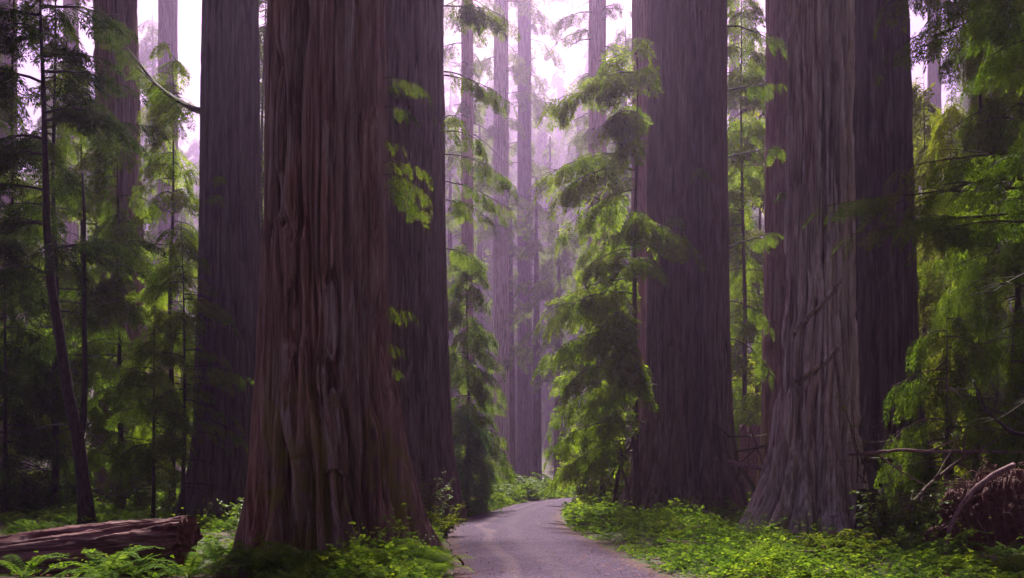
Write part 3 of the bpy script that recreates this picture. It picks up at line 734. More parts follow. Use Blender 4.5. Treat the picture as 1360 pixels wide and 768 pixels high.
conifer('young_hemlock', 'dark hemlock with hanging sprays at the upper right', 'tree', L(1352, 25), 17, .13, M['bark_moss'], M['needle_mid'], SPR_HANG, 1022,
        n=34, z0=4.5, lmax=2.6, size=.95, step=.3, droop=.45, hang=.7, group=und, dead=16, twigs=3, az=3.4, azs=1.9)
conifer('young_hemlock', 'gold mossy hemlock right behind the dark thick redwood', 'tree', L(1262, 32), 15.2, .12, M['bark_moss'], M['needle_gold'], SPR_MD, 1023,
        n=48, z0=1.6, lmax=2.7, size=.95, step=.32, droop=.5, hang=.3, group=und, dead=18, twigs=3)
conifer('young_hemlock', 'olive green hemlock deep between the dark thick redwood and the photo edge', 'tree', L(1225, 41), 20, .14, M['bark_moss'], M['needle_gold'], SPR_MD, 1024,
        n=46, z0=1, lmax=3.0, size=1.15, step=.42, droop=.5, hang=.3, group=und, dead=6, twigs=1)
conifer('young_hemlock', 'broad mid green hemlock far back near the right edge', 'tree', L(1325, 43), 22, .15, M['bark_moss'], M['needle_mid'], SPR_MD, 1025,
        n=46, z0=1, lmax=3.4, size=1.2, step=.45, droop=.5, hang=.3, group=und, dead=6, twigs=1)
conifer('young_cedar', 'low green cedar with drooping fans above the root mound', 'tree', L(1256, 21.5), 5.4, .07, M['bark_brown'], M['needle_mid'], SPR_HANG, 1026,
        n=17, z0=1.4, lmax=2.9, lmin=.7, size=.75, step=.26, droop=.45, hang=.3, dead=8, twigs=2)
conifer('young_cedar', 'dark drooping cedar at the right edge behind the root mound', 'tree', L(1345, 23), 5.6, .08, M['bark_brown'], M['needle_mid'], SPR_HANG, 1027,
        n=22, z0=1.2, lmax=2.3, lmin=.6, size=.8, step=.24, droop=.4, hang=.35, dead=14, twigs=3)
conifer('young_hemlock', 'pale green hemlock in the hazy slot right of the dark thick redwood', 'tree', L(1215, 52), 24, .15, M['bark_brown'], M['needle_gold'], SPR_LO, 1028,
        n=60, z0=2, lmax=3.4, size=1.5, step=.55, droop=.45, group=und, dead=3)

# ------------------------------------------------------------------ boughs growing out of the redwoods' trunks
def bough(root, base, row, px, Y, az, ln, ri, dr, size, mat_l, T, seed, hang=.4, start=.15, step=.2, rad=.03, twigs=2, woody='bark_moss', label=None, forks=2):
    c = Crown(seed); p0 = at(px, row, Y)-np.array(base)
    c.limb(p0, az, ln, ri, dr, size, start, step, rad=rad, hang=hang, twigs=twigs, curl=c.g.normal(0, .15), wig=.08, forks=forks)
    w = c.w.build('branch', M[woody], root)
    if label: w['label'] = label
    MB().polys(c.leaves(T)).build('foliage', M[mat_l], w)
for k, (row, px, dY, az, ln, ri, dr, sz, mt) in enumerate([
    (216, 509, 16.6, -.25, .85, .14, .42, .40, 'needle_lime'), (232, 510, 16.5, -.45, .95, .05, .55, .42, 'needle_lime'), (252, 511, 16.5, -.2, .70, -.05, .6, .38, 'needle_lime'),
    (104, 509, 16.6, -.2, .75, .05, .3, .34, 'needle_mid'), (142, 510, 16.6, -.3, .45, 0, .4, .28, 'needle_mid'), (188, 510, 16.6, -.3, .35, .1, .4, .26, 'needle_lime'), (408, 512, 16.6, -.2, .5, .05, .3, .30, 'needle_lime'), (455, 514, 16.6, -.2, .28, 0, .4, .22, 'needle_lime'), (487, 516, 16.6, -.2, .25, 0, .4, .2, 'needle_lime')]):
    bough(T1, b1, row, px, dY, az, ln, ri, dr, sz, mt, SPR_BIG, 1100+k, start=.18, step=.17, rad=.010, twigs=1, forks=0)
for k, (row, px, az, ln, ri, dr, sz, mt, hg) in enumerate([
    (-6, 588, .05, 2.3, .05, .35, .75, 'needle_mid', .3), (8, 588, -.3, 1.9, 0, .35, .7, 'needle_dark', .5), (95, 588, -.1, 1.7, -.1, .45, .6, 'needle_mid', .5), (100, 590, .2, 2.3, .1, .5, .5, 'needle_mid', .5),
    (160, 582, -.9, 1.2, .2, .5, .62, 'needle_lime', .3), (175, 588, -.5, 1.5, 0, .45, .65, 'needle_mid', .4), (205, 590, -.1, 2.4, 0, .5, .55, 'needle_mid', .6), (150, 540, -1.4, .8, .1, .4, .5, 'needle_mid', .3),
    (240, 590, .1, 2.2, -.1, .45, .5, 'needle_mid', .7), (265, 590, -.2, 1.7, -.05, .4, .5, 'needle_lime', .5), (330, 592, 0, 1.2, 0, .5, .45, 'needle_mid', .5), (120, 520, -1.3, .8, .1, .4, .45, 'needle_mid', .3)]):
    Yb = 29.4 if px > 560 else 28.2
    bough(T3, b3, row, px, Yb, az, ln, ri, dr, sz, mt, SPR_MD, 1200+k, hang=hg, step=.22, rad=.03)
bough(T2, b2, 148, 270, 29, 2.85, 2.9, .25, -.55, .75, 'needle_mid', SPR_MD, 1301, hang=.5, start=.1, step=.25, rad=.12, label='thick mossy arching bough')
for k, (row, px, az, ln) in enumerate([(238, 300, -1.5, .7), (262, 290, -1.2, .6)]):
    bough(T2, b2, row, px, 28.1, az, ln, .1, .3, .35, 'needle_mid', SPR_MD, 1310+k, step=.15, rad=.015)
for k, (row, px, az, ln, mt) in enumerate([(225, 925, -1.4, .6, 'needle_mid'), (290, 895, -1.6, .9, 'needle_lime')]):
    bough(T4, b4, row, px, 31.2, az, ln, .1, .35, .5, mt, SPR_MD, 1320+k, step=.18, rad=.02)
for k, (row, px, az, ln, ri, dr) in enumerate([(35, 962, -.1, 2.2, -.1, .3), (120, 963, .1, 2.0, .2, .1), (210, 964, -.1, 2.2, .25, .1), (330, 966, 0, 1.9, .4, .1), (400, 966, .1, 1.7, .1, .7), (450, 966, 0, 1.6, 0, .9)]):
    bough(T4, b4, row, px, 33.4, az, ln, ri, dr, .6, 'needle_mid', SPR_MD, 1330+k, hang=.5, start=.45, step=.4, rad=.035, woody='bark_thin', twigs=4)
bough(T5, b5, 258, 1035, 35.9, -1.5, .7, .1, .3, .45, 'needle_mid', SPR_MD, 1340, step=.15, rad=.02)

# a reddish root looping out of the ground by the road edge
mb = MB()
for pts, r0 in (([(596, 742), (606, 738), (615, 748), (617, 762), (610, 772)], .022), ([(590, 748), (604, 752), (612, 764), (606, 776)], .018)):
    a = np.array([at(px, py, 15.2+.02*k) for k, (px, py) in enumerate(pts)])-np.array(b1)
    t = np.linspace(0, 1, 24); aa = np.column_stack([np.interp(t, np.linspace(0, 1, len(a)), a[:, k]) for k in range(3)])
    aa[:, 2] = np.maximum(aa[:, 2], .02+aa[:, 2]*0)
    mb.tube(aa, r0, 7)
mb.build('root', M['root_red'], T1)

# ------------------------------------------------------------------ fallen log
def fallen_log():
    xr, xl, Yl = wx(266, 14.4), wx(-150, 14.4), 14.4
    root = thing('fallen_log', 'fallen reddish log with furrowed bark and a broken end, lying at lower left', 'log', (xr, Yl, 0))
    nth, nx = 300, 420
    xg = np.linspace(xl-xr, 0, nx); u = np.arange(nth)/nth; U, X = np.meshgrid(u, xg)
    Rr = np.interp(xg, [xl-xr, wx(0, Yl)-xr, -1.0, -.35, 0], [.50, .56, .56, .545, .52])[:, None]
    cz = np.interp(xg, [xl-xr, wx(0, Yl)-xr, 0], [.0, .06, .43])[:, None]
    us = U+.03*(vnoise(U, X*.5+9, 6, 3)-.5)
    def fur(nc, zl, s, w): return smooth(1-np.clip(np.abs(2*vnoise(us, X*zl+40, nc, s)-1)/w, 0, 1))
    r = Rr*(1+.05*(vnoise(U, X*.6+20, 7, 4)-.5)*2)-.05*fur(18, .45, 5, .45)-.022*fur(40, .9, 6, .5)+.012*(vnoise(us, X*2.5+60, 90, 7)-.5)*2+.008*(vnoise(us, X*14+60, 60, 8)-.5)*2
    jag = (-.05-.16*vnoise(U, X*0+.3, 26, 9)-.10*vnoise(U, X*0+.7, 9, 10))
    Xj = X+sstep(-.5, 0, X)*jag
    th = U*2*PI
    V = np.stack([Xj, -r*np.cos(th), cz+r*np.sin(th)], -1).reshape(-1, 3)
    i = np.arange(nx-1)[:, None]*nth; j = np.arange(nth)[None, :]; j2 = (j+1) % nth
    q = np.stack([i+j, i+j2, i+nth+j2, i+nth+j], -1).reshape(-1, 4)
    mesh_np('bark', V, [q], M['bark_log'], root, True)
    # broken end: rings running in from the rim
    rings = []; last = np.stack([Xj[-1], -r[-1]*np.cos(th[-1]), cz[-1]+r[-1]*np.sin(th[-1])], -1)
    cen = np.array([0, 0, float(cz[-1, 0])])
    for f in np.linspace(1, .02, 26):
        p = cen+(last-cen)*f; p[:, 0] = last[:, 0]*f**.6+(-.16)*(1-f)+.07*(vnoise(u, np.full(nth, f*6.), 40, 12)-.5)*sstep(0, .12, 1-f)-.05*vnoise(u, np.full(nth, f*2.), 9, 13)*(1-f)
        p[:, 1:] *= 1.0 if f < .999 else .997
        rings.append(p)
    V = np.concatenate(rings); n = len(rings)
    i = np.arange(n-1)[:, None]*nth
    q = np.stack([i+j, i+j2, i+nth+j2, i+nth+j], -1).reshape(-1, 4)
    mesh_np('broken_end', V, [q, (np.arange(nth)+(n-1)*nth)[None, :]], M['wood_end'], root, True)
fallen_log()

# ------------------------------------------------------------------ uprooted root mound at right
def root_mound():
    Ym = 17.6; cx = wx(1338, Ym); z0 = gzf(cx, Ym)
    root = thing('root_mound', 'tangled mound of reddish brown roots at the lower right edge', 'roots', (cx, Ym, z0))
    a, b, c = 1.55, 1.1, 1.55
    def surf(th, ph, k=1.0):
        d = np.array([math.cos(ph)*math.cos(th), math.cos(ph)*math.sin(th), math.sin(ph)])
        n = float(n2(np.array([th*3+7]), np.array([ph*5+3]), 61)[0]); n_ = float(n2(np.array([th*9+7]), np.array([ph*12+3]), 62)[0])
        return d*np.array([a, b, c])*k*(.8+.3*n+.12*n_)
    nu, nv = 96, 40
    V = np.array([surf(2*PI*i/nu, -.12+(PI/2+.119)*j/(nv-1), .93) for j in range(nv) for i in range(nu)])
    # periodic seam blend
    i = np.arange(nv-1)[:, None]*nu; j = np.arange(nu)[None, :]; j2 = (j+1) % nu
    mesh_np('soil', V, [np.stack([i+j, i+j2, i+nu+j2, i+nu+j], -1).reshape(-1, 4)], M['root_red'], root, True)
    g = np.random.default_rng(5)
    def root_path(n=14, L_=1.2, th=None, ph=None):
        th = g.uniform(-PI, 0.2) if th is None else th; ph = g.uniform(.1, 1.3) if ph is None else ph
        dt, dp = g.normal(0, .5), -abs(g.normal(.7, .3)); pts = []
        for k in range(n):
            t = k/(n-1); pts.append(surf(th+dt*t*L_, max(-.1, ph+dp*t*L_), 1.0+.10*math.sin(PI*t)*g.uniform(.6, 1.4)+.02))
        return np.array(pts)
    for k in range(16):
        m = MB(); m.tube(root_path(), np.linspace(g.uniform(.03, .055), .008, 14), 7); m.build('root', M['root_red'], root, True)
    m = MB()
    for k in range(420):
        m.tube(root_path(9, g.uniform(.25, .8)), np.linspace(g.uniform(.007, .016), .003, 9), 4, False)
    m.build('root_mat', M['root_red'], root)
    # the one thick root arching down to the left
    p = np.array([at(x, y, Y) for x, y, Y in [(1346, 618, 16.9), (1320, 630, 16.6), (1296, 648, 16.4), (1276, 672, 16.3), (1262, 700, 16.25), (1256, 728, 16.2), (1254, 748, 16.2)]])-np.array([cx, Ym, z0])
    t = np.linspace(0, 1, 30); pp = np.column_stack([np.interp(t, np.linspace(0, 1, 7), p[:, k]) for k in range(3)])
    m = MB(); m.tube(pp, np.linspace(.055, .03, 30), 9); o = m.build('root', M['deadwood'], root, True); o['label'] = 'long pinkish root arching down to the left'
root_mound()

# ------------------------------------------------------------------ dead wood
def stick(name, label, cat, pts, r0, r1, m, seed, side=0, group=None):
    a = np.array([at(*p) for p in pts]); base = a[0].copy()
    root = thing(name, label, cat, base, 0, group)
    g = np.random.default_rng(seed); n = 22; t = np.linspace(0, 1, n); s = np.linspace(0, 1, len(a))
    p = np.column_stack([np.interp(t, s, a[:, k]) for k in range(3)])-base
    w = np.cumsum(g.normal(0, .10*np.linalg.norm(p[-1]-p[0])/n, (n, 3)), 0); w -= t[:, None]*w[-1]
    p = p+w*.5
    mb = MB(); mb.tube(p, np.linspace(r0, r1, n)*(1+.12*g.normal(0, 1, n).clip(-1, 1)), 8); mb.build('stem', m, root, True)
    for _ in range(side):
        k = g.integers(4, n-2); d = unit(p[k+1]-p[k])+g.normal(0, .7, 3); l = g.uniform(.15, .5)*np.linalg.norm(p[-1])*.4
        q = p[k]+d*np.linspace(0, 1, 6)[:, None]*l+np.cumsum(g.normal(0, .03*l, (6, 3)), 0)*[1, 1, 1]; q[0] = p[k]
        mb = MB(); mb.tube(q, np.linspace(r1*.8, r1*.25, 6), 5); mb.build('twig', m, root)
    return root
stick('broken_branch', 'pinkish broken branch lying level between the double ridged and grey redwoods', 'branch', [(966, 614, 26.5), (995, 620, 26.2), (1028, 624, 25)], .085, .06, M['deadwood'], 1, 3)
stick('dead_stick', 'thin slanting reddish stick crossing others in the gap beside the grey redwood', 'stick', [(1022, 640, 26), (1010, 606, 26), (996, 566, 26.2)], .03, .02, M['root_red'], 2, 2)
stick('dead_stick', 'thin olive stick rising to the right above the pinkish broken branch', 'stick', [(976, 600, 26.6), (1003, 595, 26.3), (1030, 589, 25)], .035, .022, M['bark_moss'], 3, 2)
stick('dead_stick', 'short slanting olive stick between the pinkish branch and the crossing sticks', 'stick', [(978, 640, 26.6), (984, 614, 26.6), (1006, 594, 26.4)], .03, .02, M['bark_moss'], 4, 1)
stick('dead_stick', 'level olive stick topmost in the gap beside the grey redwood', 'stick', [(968, 580, 30.5), (990, 579, 30), (1020, 578, 36)], .03, .022, M['bark_moss'], 5, 1)
stick('dead_branch', 'dark dead bough slumped against the right foot of the double ridged redwood', 'branch', [(1012, 672, 28), (998, 640, 28.5), (980, 612, 29.5), (972, 570, 31.3)], .10, .03, M['bark_moss'], 6, 5)
stick('dead_branch', 'second dead bough leaning by the right foot of the double ridged redwood', 'branch', [(992, 676, 29), (985, 648, 29.2), (976, 628, 30), (966, 600, 31.3)], .08, .03, M['bark_brown'], 7, 5)
stick('fallen_stick', 'slim fallen stick on the green verge before the double ridged redwood', 'stick', [(898, 671, 29.8), (922, 672, 29), (948, 682, 28.5)], .035, .02, M['deadwood'], 8, 2)
stick('fallen_pole', 'long thin pole lying level above the root mound at right', 'pole', [(1128, 602, 20.8), (1190, 600, 20.6), (1280, 601, 20.4), (1420, 604, 20)], .045, .03, M['deadwood'], 9, 3)
stick('dead_branch', 'mossy broken limb jutting level right of the grey ribbed redwood', 'branch', [(1132, 616, 21.4), (1150, 612, 21.2), (1186, 612, 21.0)], .10, .06, M['bark_moss'], 10, 4)
stick('dead_branch', 'dark dead limb slanting down through the shrubs right of the grey redwood', 'branch', [(1168, 760, 17.2), (1196, 690, 18.5), (1240, 640, 19.5), (1290, 600, 20.3)], .06, .03, M['bark_brown'], 11, 6)
stick('dead_branch', 'crooked dark limb curving low across the right edge', 'branch', [(1400, 585, 18), (1345, 575, 18.5), (1310, 545, 19), (1292, 505, 19.5)], .05, .02, M['bark_thin'], 12, 6)
stick('fallen_stick', 'thin fallen stick leaning in the shrubs at lower right', 'stick', [(1160, 768, 15.6), (1180, 742, 16), (1215, 735, 16.4)], .02, .012, M['deadwood'], 13, 3)
stick('dead_branch', 'drooping brown bough propped beneath the young conifer', 'branch', [(815, 668, 29.5), (822, 630, 29.6), (832, 600, 30), (846, 578, 30.4)], .05, .08, M['bark_brown'], 14, 5)
stick('dead_branch', 'second brown bough hanging beneath the young conifer, nearer the redwood', 'branch', [(838, 672, 29.8), (832, 640, 29.8), (826, 622, 30), (812, 600, 30.2)], .05, .03, M['bark_brown'], 15, 4)

gst = np.random.default_rng(12)
for k in range(12):
    px = gst.uniform(800, 1130); Y = gst.uniform(14.5, 26)
    if road_dist(wx(px, Y), Y) < .3: continue
    row = HZ+F*(CAMZ-gzf(wx(px, Y), Y)-.26)/Y; dx = gst.uniform(15, 45)*18/Y*gst.choice([-1, 1]); dr = gst.uniform(-4, 6)
    stick('fallen_twig', 'thin fallen twig lying in the clover carpet right of the road', 'twig', [(px, row, Y), (px+dx*.5, row+dr*.3, Y-.1), (px+dx, row+dr, Y-.25)], .014, .006, M['deadwood'], 500+k, 2, group='fallen twigs in the right verge')
def stump(name, label, px, Y, row_top, w, m, seed):
    x = wx(px, Y); z0 = gzf(x, Y); h = wz(row_top, Y)-z0
    root = thing(name, label, 'stump', (x, Y, z0)); nth, nz = 96, 50
    u = np.arange(nth)/nth; t = np.linspace(-.1, 1, nz); U, T = np.meshgrid(u, t)
    top = 1-.5*vnoise(U, T*0+.5, 13, seed)-.2*vnoise(U, T*0+1.5, 31, seed)
    Z = np.where(T > 0, T*h*np.minimum(1, .35+top), T*h)
    r = w*(1+.5*np.exp(-np.clip(Z, 0, None)/.25)*.6+.16*(np.abs(np.sin(PI*(5*U+vnoise(U, T*2, 6, seed+1))))-.6)+.12*(vnoise(U, T*4, 40, seed+2)-.5))*(1-.15*T)
    V = np.stack([r*np.cos(2*PI*U), r*np.sin(2*PI*U), Z], -1)
    V[-1, :, :2] *= .1; V[-1, :, 2] = V[-2, :, 2].min()*.8
    V = V.reshape(-1, 3); i = np.arange(nz-1)[:, None]*nth; j = np.arange(nth)[None, :]; j2 = (j+1) % nth
    mesh_np('trunk', V, [np.stack([i+j, i+j2, i+nth+j2, i+nth+j], -1).reshape(-1, 4)], m, root, True)
    return root
stump('rotten_stump', 'dark rotten stump tucked beside the right foot of the grey ribbed redwood', 1158, 20.6, 648, .34, M['bark_moss'], 31)
stump('red_stump', 'crumbling pinkish stump glowing in the gap behind the crossed sticks', 996, 40, 562, .5, M['deadwood'], 33)

# ------------------------------------------------------------------ ferns
def frond_mesh(name, kind, seed, m):
    g = np.random.default_rng(seed); n = 15; t = np.linspace(0, 1, n)
    x = t*(1-.12*t**2); z = .62*t-.72*t**2.2; y = .05*np.sin(2*t+seed)*t
    ax = np.column_stack([x, y, z]); mb = MB(); mb.tube(ax, np.linspace(.007, .0015, n), 4, False)
    P, D, S, Ln, W = [], [], [], [], []
    pairs = 40 if kind == 'sword' else 24
    for k in range(pairs):
        f = .10+.89*k/pairs; p = np.array([np.interp(f, t, ax[:, c]) for c in range(3)]); d = unit(np.array([np.interp(min(1, f+.04), t, ax[:, c])-np.interp(f-.04, t, ax[:, c]) for c in range(3)]))
        sid = unit(np.cross([0, 0, 1.], d)); nrm = np.cross(d, sid)
        prof = (min(1, (f-.05)/.22)**.7)*(1-f)**.62*1.25
        for s in (-1, 1):
            ang = R(g.uniform(62, 76)); dd = unit(d*math.cos(ang)+sid*s*math.sin(ang)+nrm*g.normal(-.12, .10))
            ln = (.155 if kind == 'sword' else .23)*prof*g.uniform(.85, 1.1)+.012
            if kind == 'sword':
                P.append(p); D.append(dd); S.append(unit(np.cross(nrm, dd))); Ln.append(ln); W.append(.022)
            else:
                m_ = max(2, int(ln/.022))
                for q_ in range(m_):
                    pp = p+dd*ln*(q_+.5)/m_+nrm*(-.35*(ln*(q_+.5)/m_)**2*4)
                    for s2 in (-1, 1):
                        a2 = R(55); d2 = unit(dd*math.cos(a2)+np.cross(nrm, dd)*s2*math.sin(a2)+nrm*g.normal(0, .15))
                        P.append(pp); D.append(d2); S.append(unit(np.cross(nrm, d2))); Ln.append(.05*(1-.6*q_/m_)*(.5+.5*prof)); W.append(.017)
    mb.polys(diamonds(np.array(P), np.array(D), np.array(S), np.array(Ln), np.array(W)))
    o = mb.build(name, m); me = o.data; bpy.data.objects.remove(o); return me
SWORD = [frond_mesh('frond', 'sword', 1+k, M['fern_green']) for k in range(4)]
LADY = [frond_mesh('frond', 'lady', 11+k, M['fern_lime']) for k in range(4)]
gfern = np.random.default_rng(42)
def fern(label, px, Y, size, kind='sword', n=11, group='ferns on the forest floor', up=.35, name='sword_fern', dz=0):
    x = wx(px, Y); root = thing(name, label, 'fern', (x, Y, gzf(x, Y)+dz), gfern.uniform(0, 6.28), group)
    meshes = SWORD if kind == 'sword' else LADY
    for k in range(n):
        o = link(bpy.data.objects.new('frond', meshes[gfern.integers(0, 4)]), root)
        s = size*gfern.uniform(.7, 1.12); o.scale = (s, s, s)
        o.rotation_euler = (gfern.normal(0, .15), -gfern.uniform(-.05, up+.25), 2*PI*(k+gfern.uniform(-.3, .3))/n)
    return root
fs = [
    ('big dark green sword fern in front of the fallen log', 140, 13.1, 1.05, 'sword', 15), ('upright sword fern standing right of the big dark green one', 178, 13.35, 1.0, 'sword', 9),
    ('sword fern spilling past the broken end of the log', 250, 13.3, .95, 'sword', 12), ('sword fern between the log end and the massive fluted trunk', 296, 14.6, 1.05, 'sword', 12),
    ('sword fern deep in shade at the left foot of the massive fluted trunk', 305, 17.0, .9, 'sword', 11), ('broad sword fern before the left roots of the massive trunk', 345, 13.7, 1.15, 'sword', 14),
    ('sword fern with a long arching frond before the middle roots', 398, 13.9, 1.1, 'sword', 13), ('low sword fern in the bottom left corner of the photo', 30, 13.2, .8, 'sword', 10),
]
for a in fs: fern(a[0], a[1], a[2], a[3], a[4], a[5])
for lab, px, Y, s in [('pale lime lady fern before the middle roots of the massive trunk', 455, 14.0, 1.0), ('feathery lime lady fern right of the middle roots', 500, 14.1, 1.05),
                      ('lime lady fern low before the right roots', 540, 14.0, .9), ('lime lady fern at the road end of the massive trunk', 580, 13.9, .75), ('small lime lady fern low between the sword ferns and roots', 425, 13.7, .85)]:
    fern(lab, px, Y, s, 'lady', 12, name='lady_fern')
for lab, px, Y, s, k in [('pale fern with spread fronds at the bottom of the right corner', 1262, 13.9, .85, 'lady'), ('fern at the very right of the bottom edge', 1335, 13.7, .85, 'lady'), ('sword fern below the shiny leaved shrub at right', 1208, 16.0, .85, 'sword'),
                      ('shaded sword fern in the hollow left of the root mound', 1262, 17.0, .9, 'sword'), ('fern tucked against the right foot of the grey ribbed redwood', 1128, 18.8, .7, 'lady'),
                      ('small fern before the left foot of the grey ribbed redwood', 985, 19.6, .5, 'lady'), ('shaded fern between pole and root mound', 1225, 19.5, .9, 'sword')]:
    fern(lab, px, Y, s, k, 11, name='sword_fern' if k == 'sword' else 'lady_fern')
for k in range(26):
    px = gfern.uniform(820, 1120); Y = gfern.uniform(15, 27); x = wx(px, Y)
    if road_dist(x, Y) < .7 or (940 < px and Y > 20): continue
    fern('small pale fern rising from the clover carpet right of the road', px, Y, gfern.uniform(.35, .6), gfern.choice(['lady', 'sword']), 9, group='small ferns in the right verge', name='small_fern', up=.6)
for k in range(12):
    px = gfern.uniform(560, 680); Y = gfern.uniform(20, 36); x = wx(px, Y)
    if road_dist(x, Y) < .5: continue
    fern('small fern in the bright verge left of the road', px, Y, gfern.uniform(.35, .6), 'lady', 9, group='small ferns in the left verge', name='small_fern', up=.6)
for k in range(26):
    px = gfern.choice([gfern.uniform(-10, 330), gfern.uniform(560, 690), gfern.uniform(1130, 1370)], p=[.5, .2, .3]); Y = gfern.uniform(22, 40)
    x = wx(px, Y)
    if road_dist(x, Y) < .8: continue
    side = 'left' if px < 400 else ('centre' if px < 800 else 'right')
    lab = {'left': 'shaded sword fern in the dim undergrowth left of the massive trunk', 'centre': 'sword fern in the verge left of the road bend', 'right': 'sword fern in the dim undergrowth behind the root mound'}[side]
    fern(lab, px, Y, gfern.uniform(.8, 1.2), 'sword', 10, group='distant ferns, '+side)

# ------------------------------------------------------------------ broadleaf shrubs
def ovals(P, D, S, l, w):
    l = np.asarray(l).reshape(-1, 1); w = np.asarray(w).reshape(-1, 1); N = np.cross(D, S)
    return np.stack([P, P+D*l*.28+S*w*.42+N*l*.05, P+D*l*.62+S*w*.40+N*l*.03, P+D*l-N*l*.10, P+D*l*.62-S*w*.40+N*l*.03, P+D*l*.28-S*w*.42+N*l*.05], 1)
def shrub(name, label, px, Y, h, w, ns, leaf, lm, seed, group='shrubs', dz=0, upright=.6, leaves=26, wood='bark_brown', lean=(0, 0)):
    x = wx(px, Y); root = thing(name, label, 'shrub', (x, Y, gzf(x, Y)+dz), 0, group)
    g = np.random.default_rng(seed); st = MB(); P, D, S, Ln = [], [], [], []
    for k in range(ns):
        a = g.uniform(0, 2*PI); ln = h*g.uniform(.55, 1.1); rr = w*g.uniform(.3, 1)
        n = 9; t = np.linspace(0, 1, n)[:, None]
        pts = np.array([math.cos(a), math.sin(a), 0])*rr*t**1.3+np.array([0, 0, 1.])*ln*(t-.25*(1-upright)*t**2.5)+np.array([lean[0], lean[1], 0])*t**1.5+np.cumsum(g.normal(0, .02*ln, (n, 3)), 0)
        pts[0] = [g.normal(0, w*.08), g.normal(0, w*.08), -.03]
        st.tube(pts, np.linspace(.004+.006*ln, .002, n), 4, False)
        subs = [pts]
        for _ in range(3):
            i = g.integers(2, n-1); a2 = g.uniform(0, 2*PI); l2 = ln*g.uniform(.2, .45); tt = np.linspace(0, 1, 5)[:, None]
            q = pts[i]+np.array([math.cos(a2)*.8, math.sin(a2)*.8, .35])*l2*tt-np.array([0, 0, .3])*l2*tt**2; st.tube(q, .003, 3, False); subs.append(q)
        for q in subs:
            m = leaves if q is pts else leaves//2
            for _ in range(m):
                f = g.uniform(.25, 1) if q is pts else g.uniform(.1, 1); i = f*(len(q)-1); i0 = int(min(i, len(q)-2)); p = q[i0]+(q[i0+1]-q[i0])*(i-i0)
                a3 = g.uniform(0, 2*PI); d = np.array([math.cos(a3), math.sin(a3), g.uniform(-.45, .35)]); d = unit(d); s = unit(np.cross([0, 0, 1.]+g.normal(0, .35, 3), d))
                P.append(p+d*leaf*.15); D.append(d); S.append(s); Ln.append(leaf*g.uniform(.6, 1.25))
    st.build('stem', M[wood], root)
    MB().polys(ovals(np.array(P), np.array(D), np.array(S), np.array(Ln), np.array(Ln)*.55)).build('foliage', M[lm], root)
    return root
sh = [
    ('salal_shrub', 'glossy shrub with oval leaves below the right foot of the grey redwood', 1172, 16.3, 1.35, .7, 16, .10, 'broad_leaf', .7),
    ('salal_shrub', 'low leafy shrub at the bottom edge, left of the root mound', 1140, 14.8, .6, .7, 16, .085, 'maple_leaf', .4),
    ('salal_shrub', 'leafy shrub behind the glossy oval leaved one', 1212, 17.6, 1.4, .8, 16, .10, 'broad_leaf', .7),
    ('salal_shrub', 'low bright shrub at the bottom edge below the grey redwood', 1090, 15.4, .5, .7, 16, .07, 'maple_leaf', .4),
    ('salal_shrub', 'dim shrub in the hollow between pole and root mound', 1245, 19.2, 1.2, .8, 12, .09, 'broad_leaf', .6),
    ('berry_bush', 'dark leafy bush between the massive trunk and the wide straight redwood', 572, 25.5, 1.9, .8, 20, .075, 'broad_leaf', .6),
    ('berry_bush', 'bright low bush left of the road at the foot of the massive trunk', 592, 22.5, .95, .8, 18, .07, 'maple_leaf', .5),
    ('berry_bush', 'yellow green bush left of the small blue green fir', 596, 31, 1.2, .9, 16, .085, 'maple_leaf', .5),
    ('berry_bush', 'dim bush in the shade between the two left redwoods', 322, 22, 1.4, .8, 14, .075, 'broad_leaf', .6),
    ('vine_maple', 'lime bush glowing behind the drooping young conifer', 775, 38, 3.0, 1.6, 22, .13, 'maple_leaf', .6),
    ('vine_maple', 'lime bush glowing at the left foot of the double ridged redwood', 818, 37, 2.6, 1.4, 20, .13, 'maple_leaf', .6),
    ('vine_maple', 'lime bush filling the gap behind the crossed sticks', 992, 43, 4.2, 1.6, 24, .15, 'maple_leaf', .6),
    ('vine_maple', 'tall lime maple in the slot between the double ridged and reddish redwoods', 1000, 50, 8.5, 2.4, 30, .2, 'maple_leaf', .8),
    ('berry_bush', 'dim bush under the dark straight redwood at its left foot', 225, 30, 1.7, 1.1, 16, .09, 'broad_leaf', .6),
    ('berry_bush', 'olive bush behind the log, left of the thin forked tree', 60, 31, 1.5, 1.2, 16, .09, 'broad_leaf', .6),
    ('berry_bush', 'olive bush behind the log, right of the thin forked tree', 165, 32, 1.6, 1.2, 16, .09, 'broad_leaf', .6),
    ('berry_bush', 'dark low bush beyond the road bend below the row of trunks', 705, 49, 1.3, 1.4, 18, .11, 'broad_leaf', .5),
    ('berry_bush', 'dark low bush at the left of the row of trunks', 668, 46, 1.1, 1.1, 16, .10, 'broad_leaf', .5),
    ('berry_bush', 'dim green bush behind the low drooping cedar', 1300, 30, 1.8, 1.4, 18, .10, 'broad_leaf', .6),
    ('berry_bush', 'olive bush behind the dark thick redwood', 1222, 34, 1.9, 1.4, 18, .10, 'maple_leaf', .6),
]
for k, a in enumerate(sh):
    shrub(a[0], a[1], a[2], a[3], a[4], a[5], a[6], a[7], a[8], 2000+k, upright=a[9])
stz = wz(640, 20.4)-gzf(wx(1148, 20.4), 20.4)
shrub('huckleberry_sprig', 'airy bright sprig of small leaves standing in front of the dark thick redwood', 1146, 20.4, 2.2, .55, 5, .075, 'maple_leaf', 2100, group='sprigs', dz=stz, upright=.9, leaves=16, lean=(-.35, -.3))
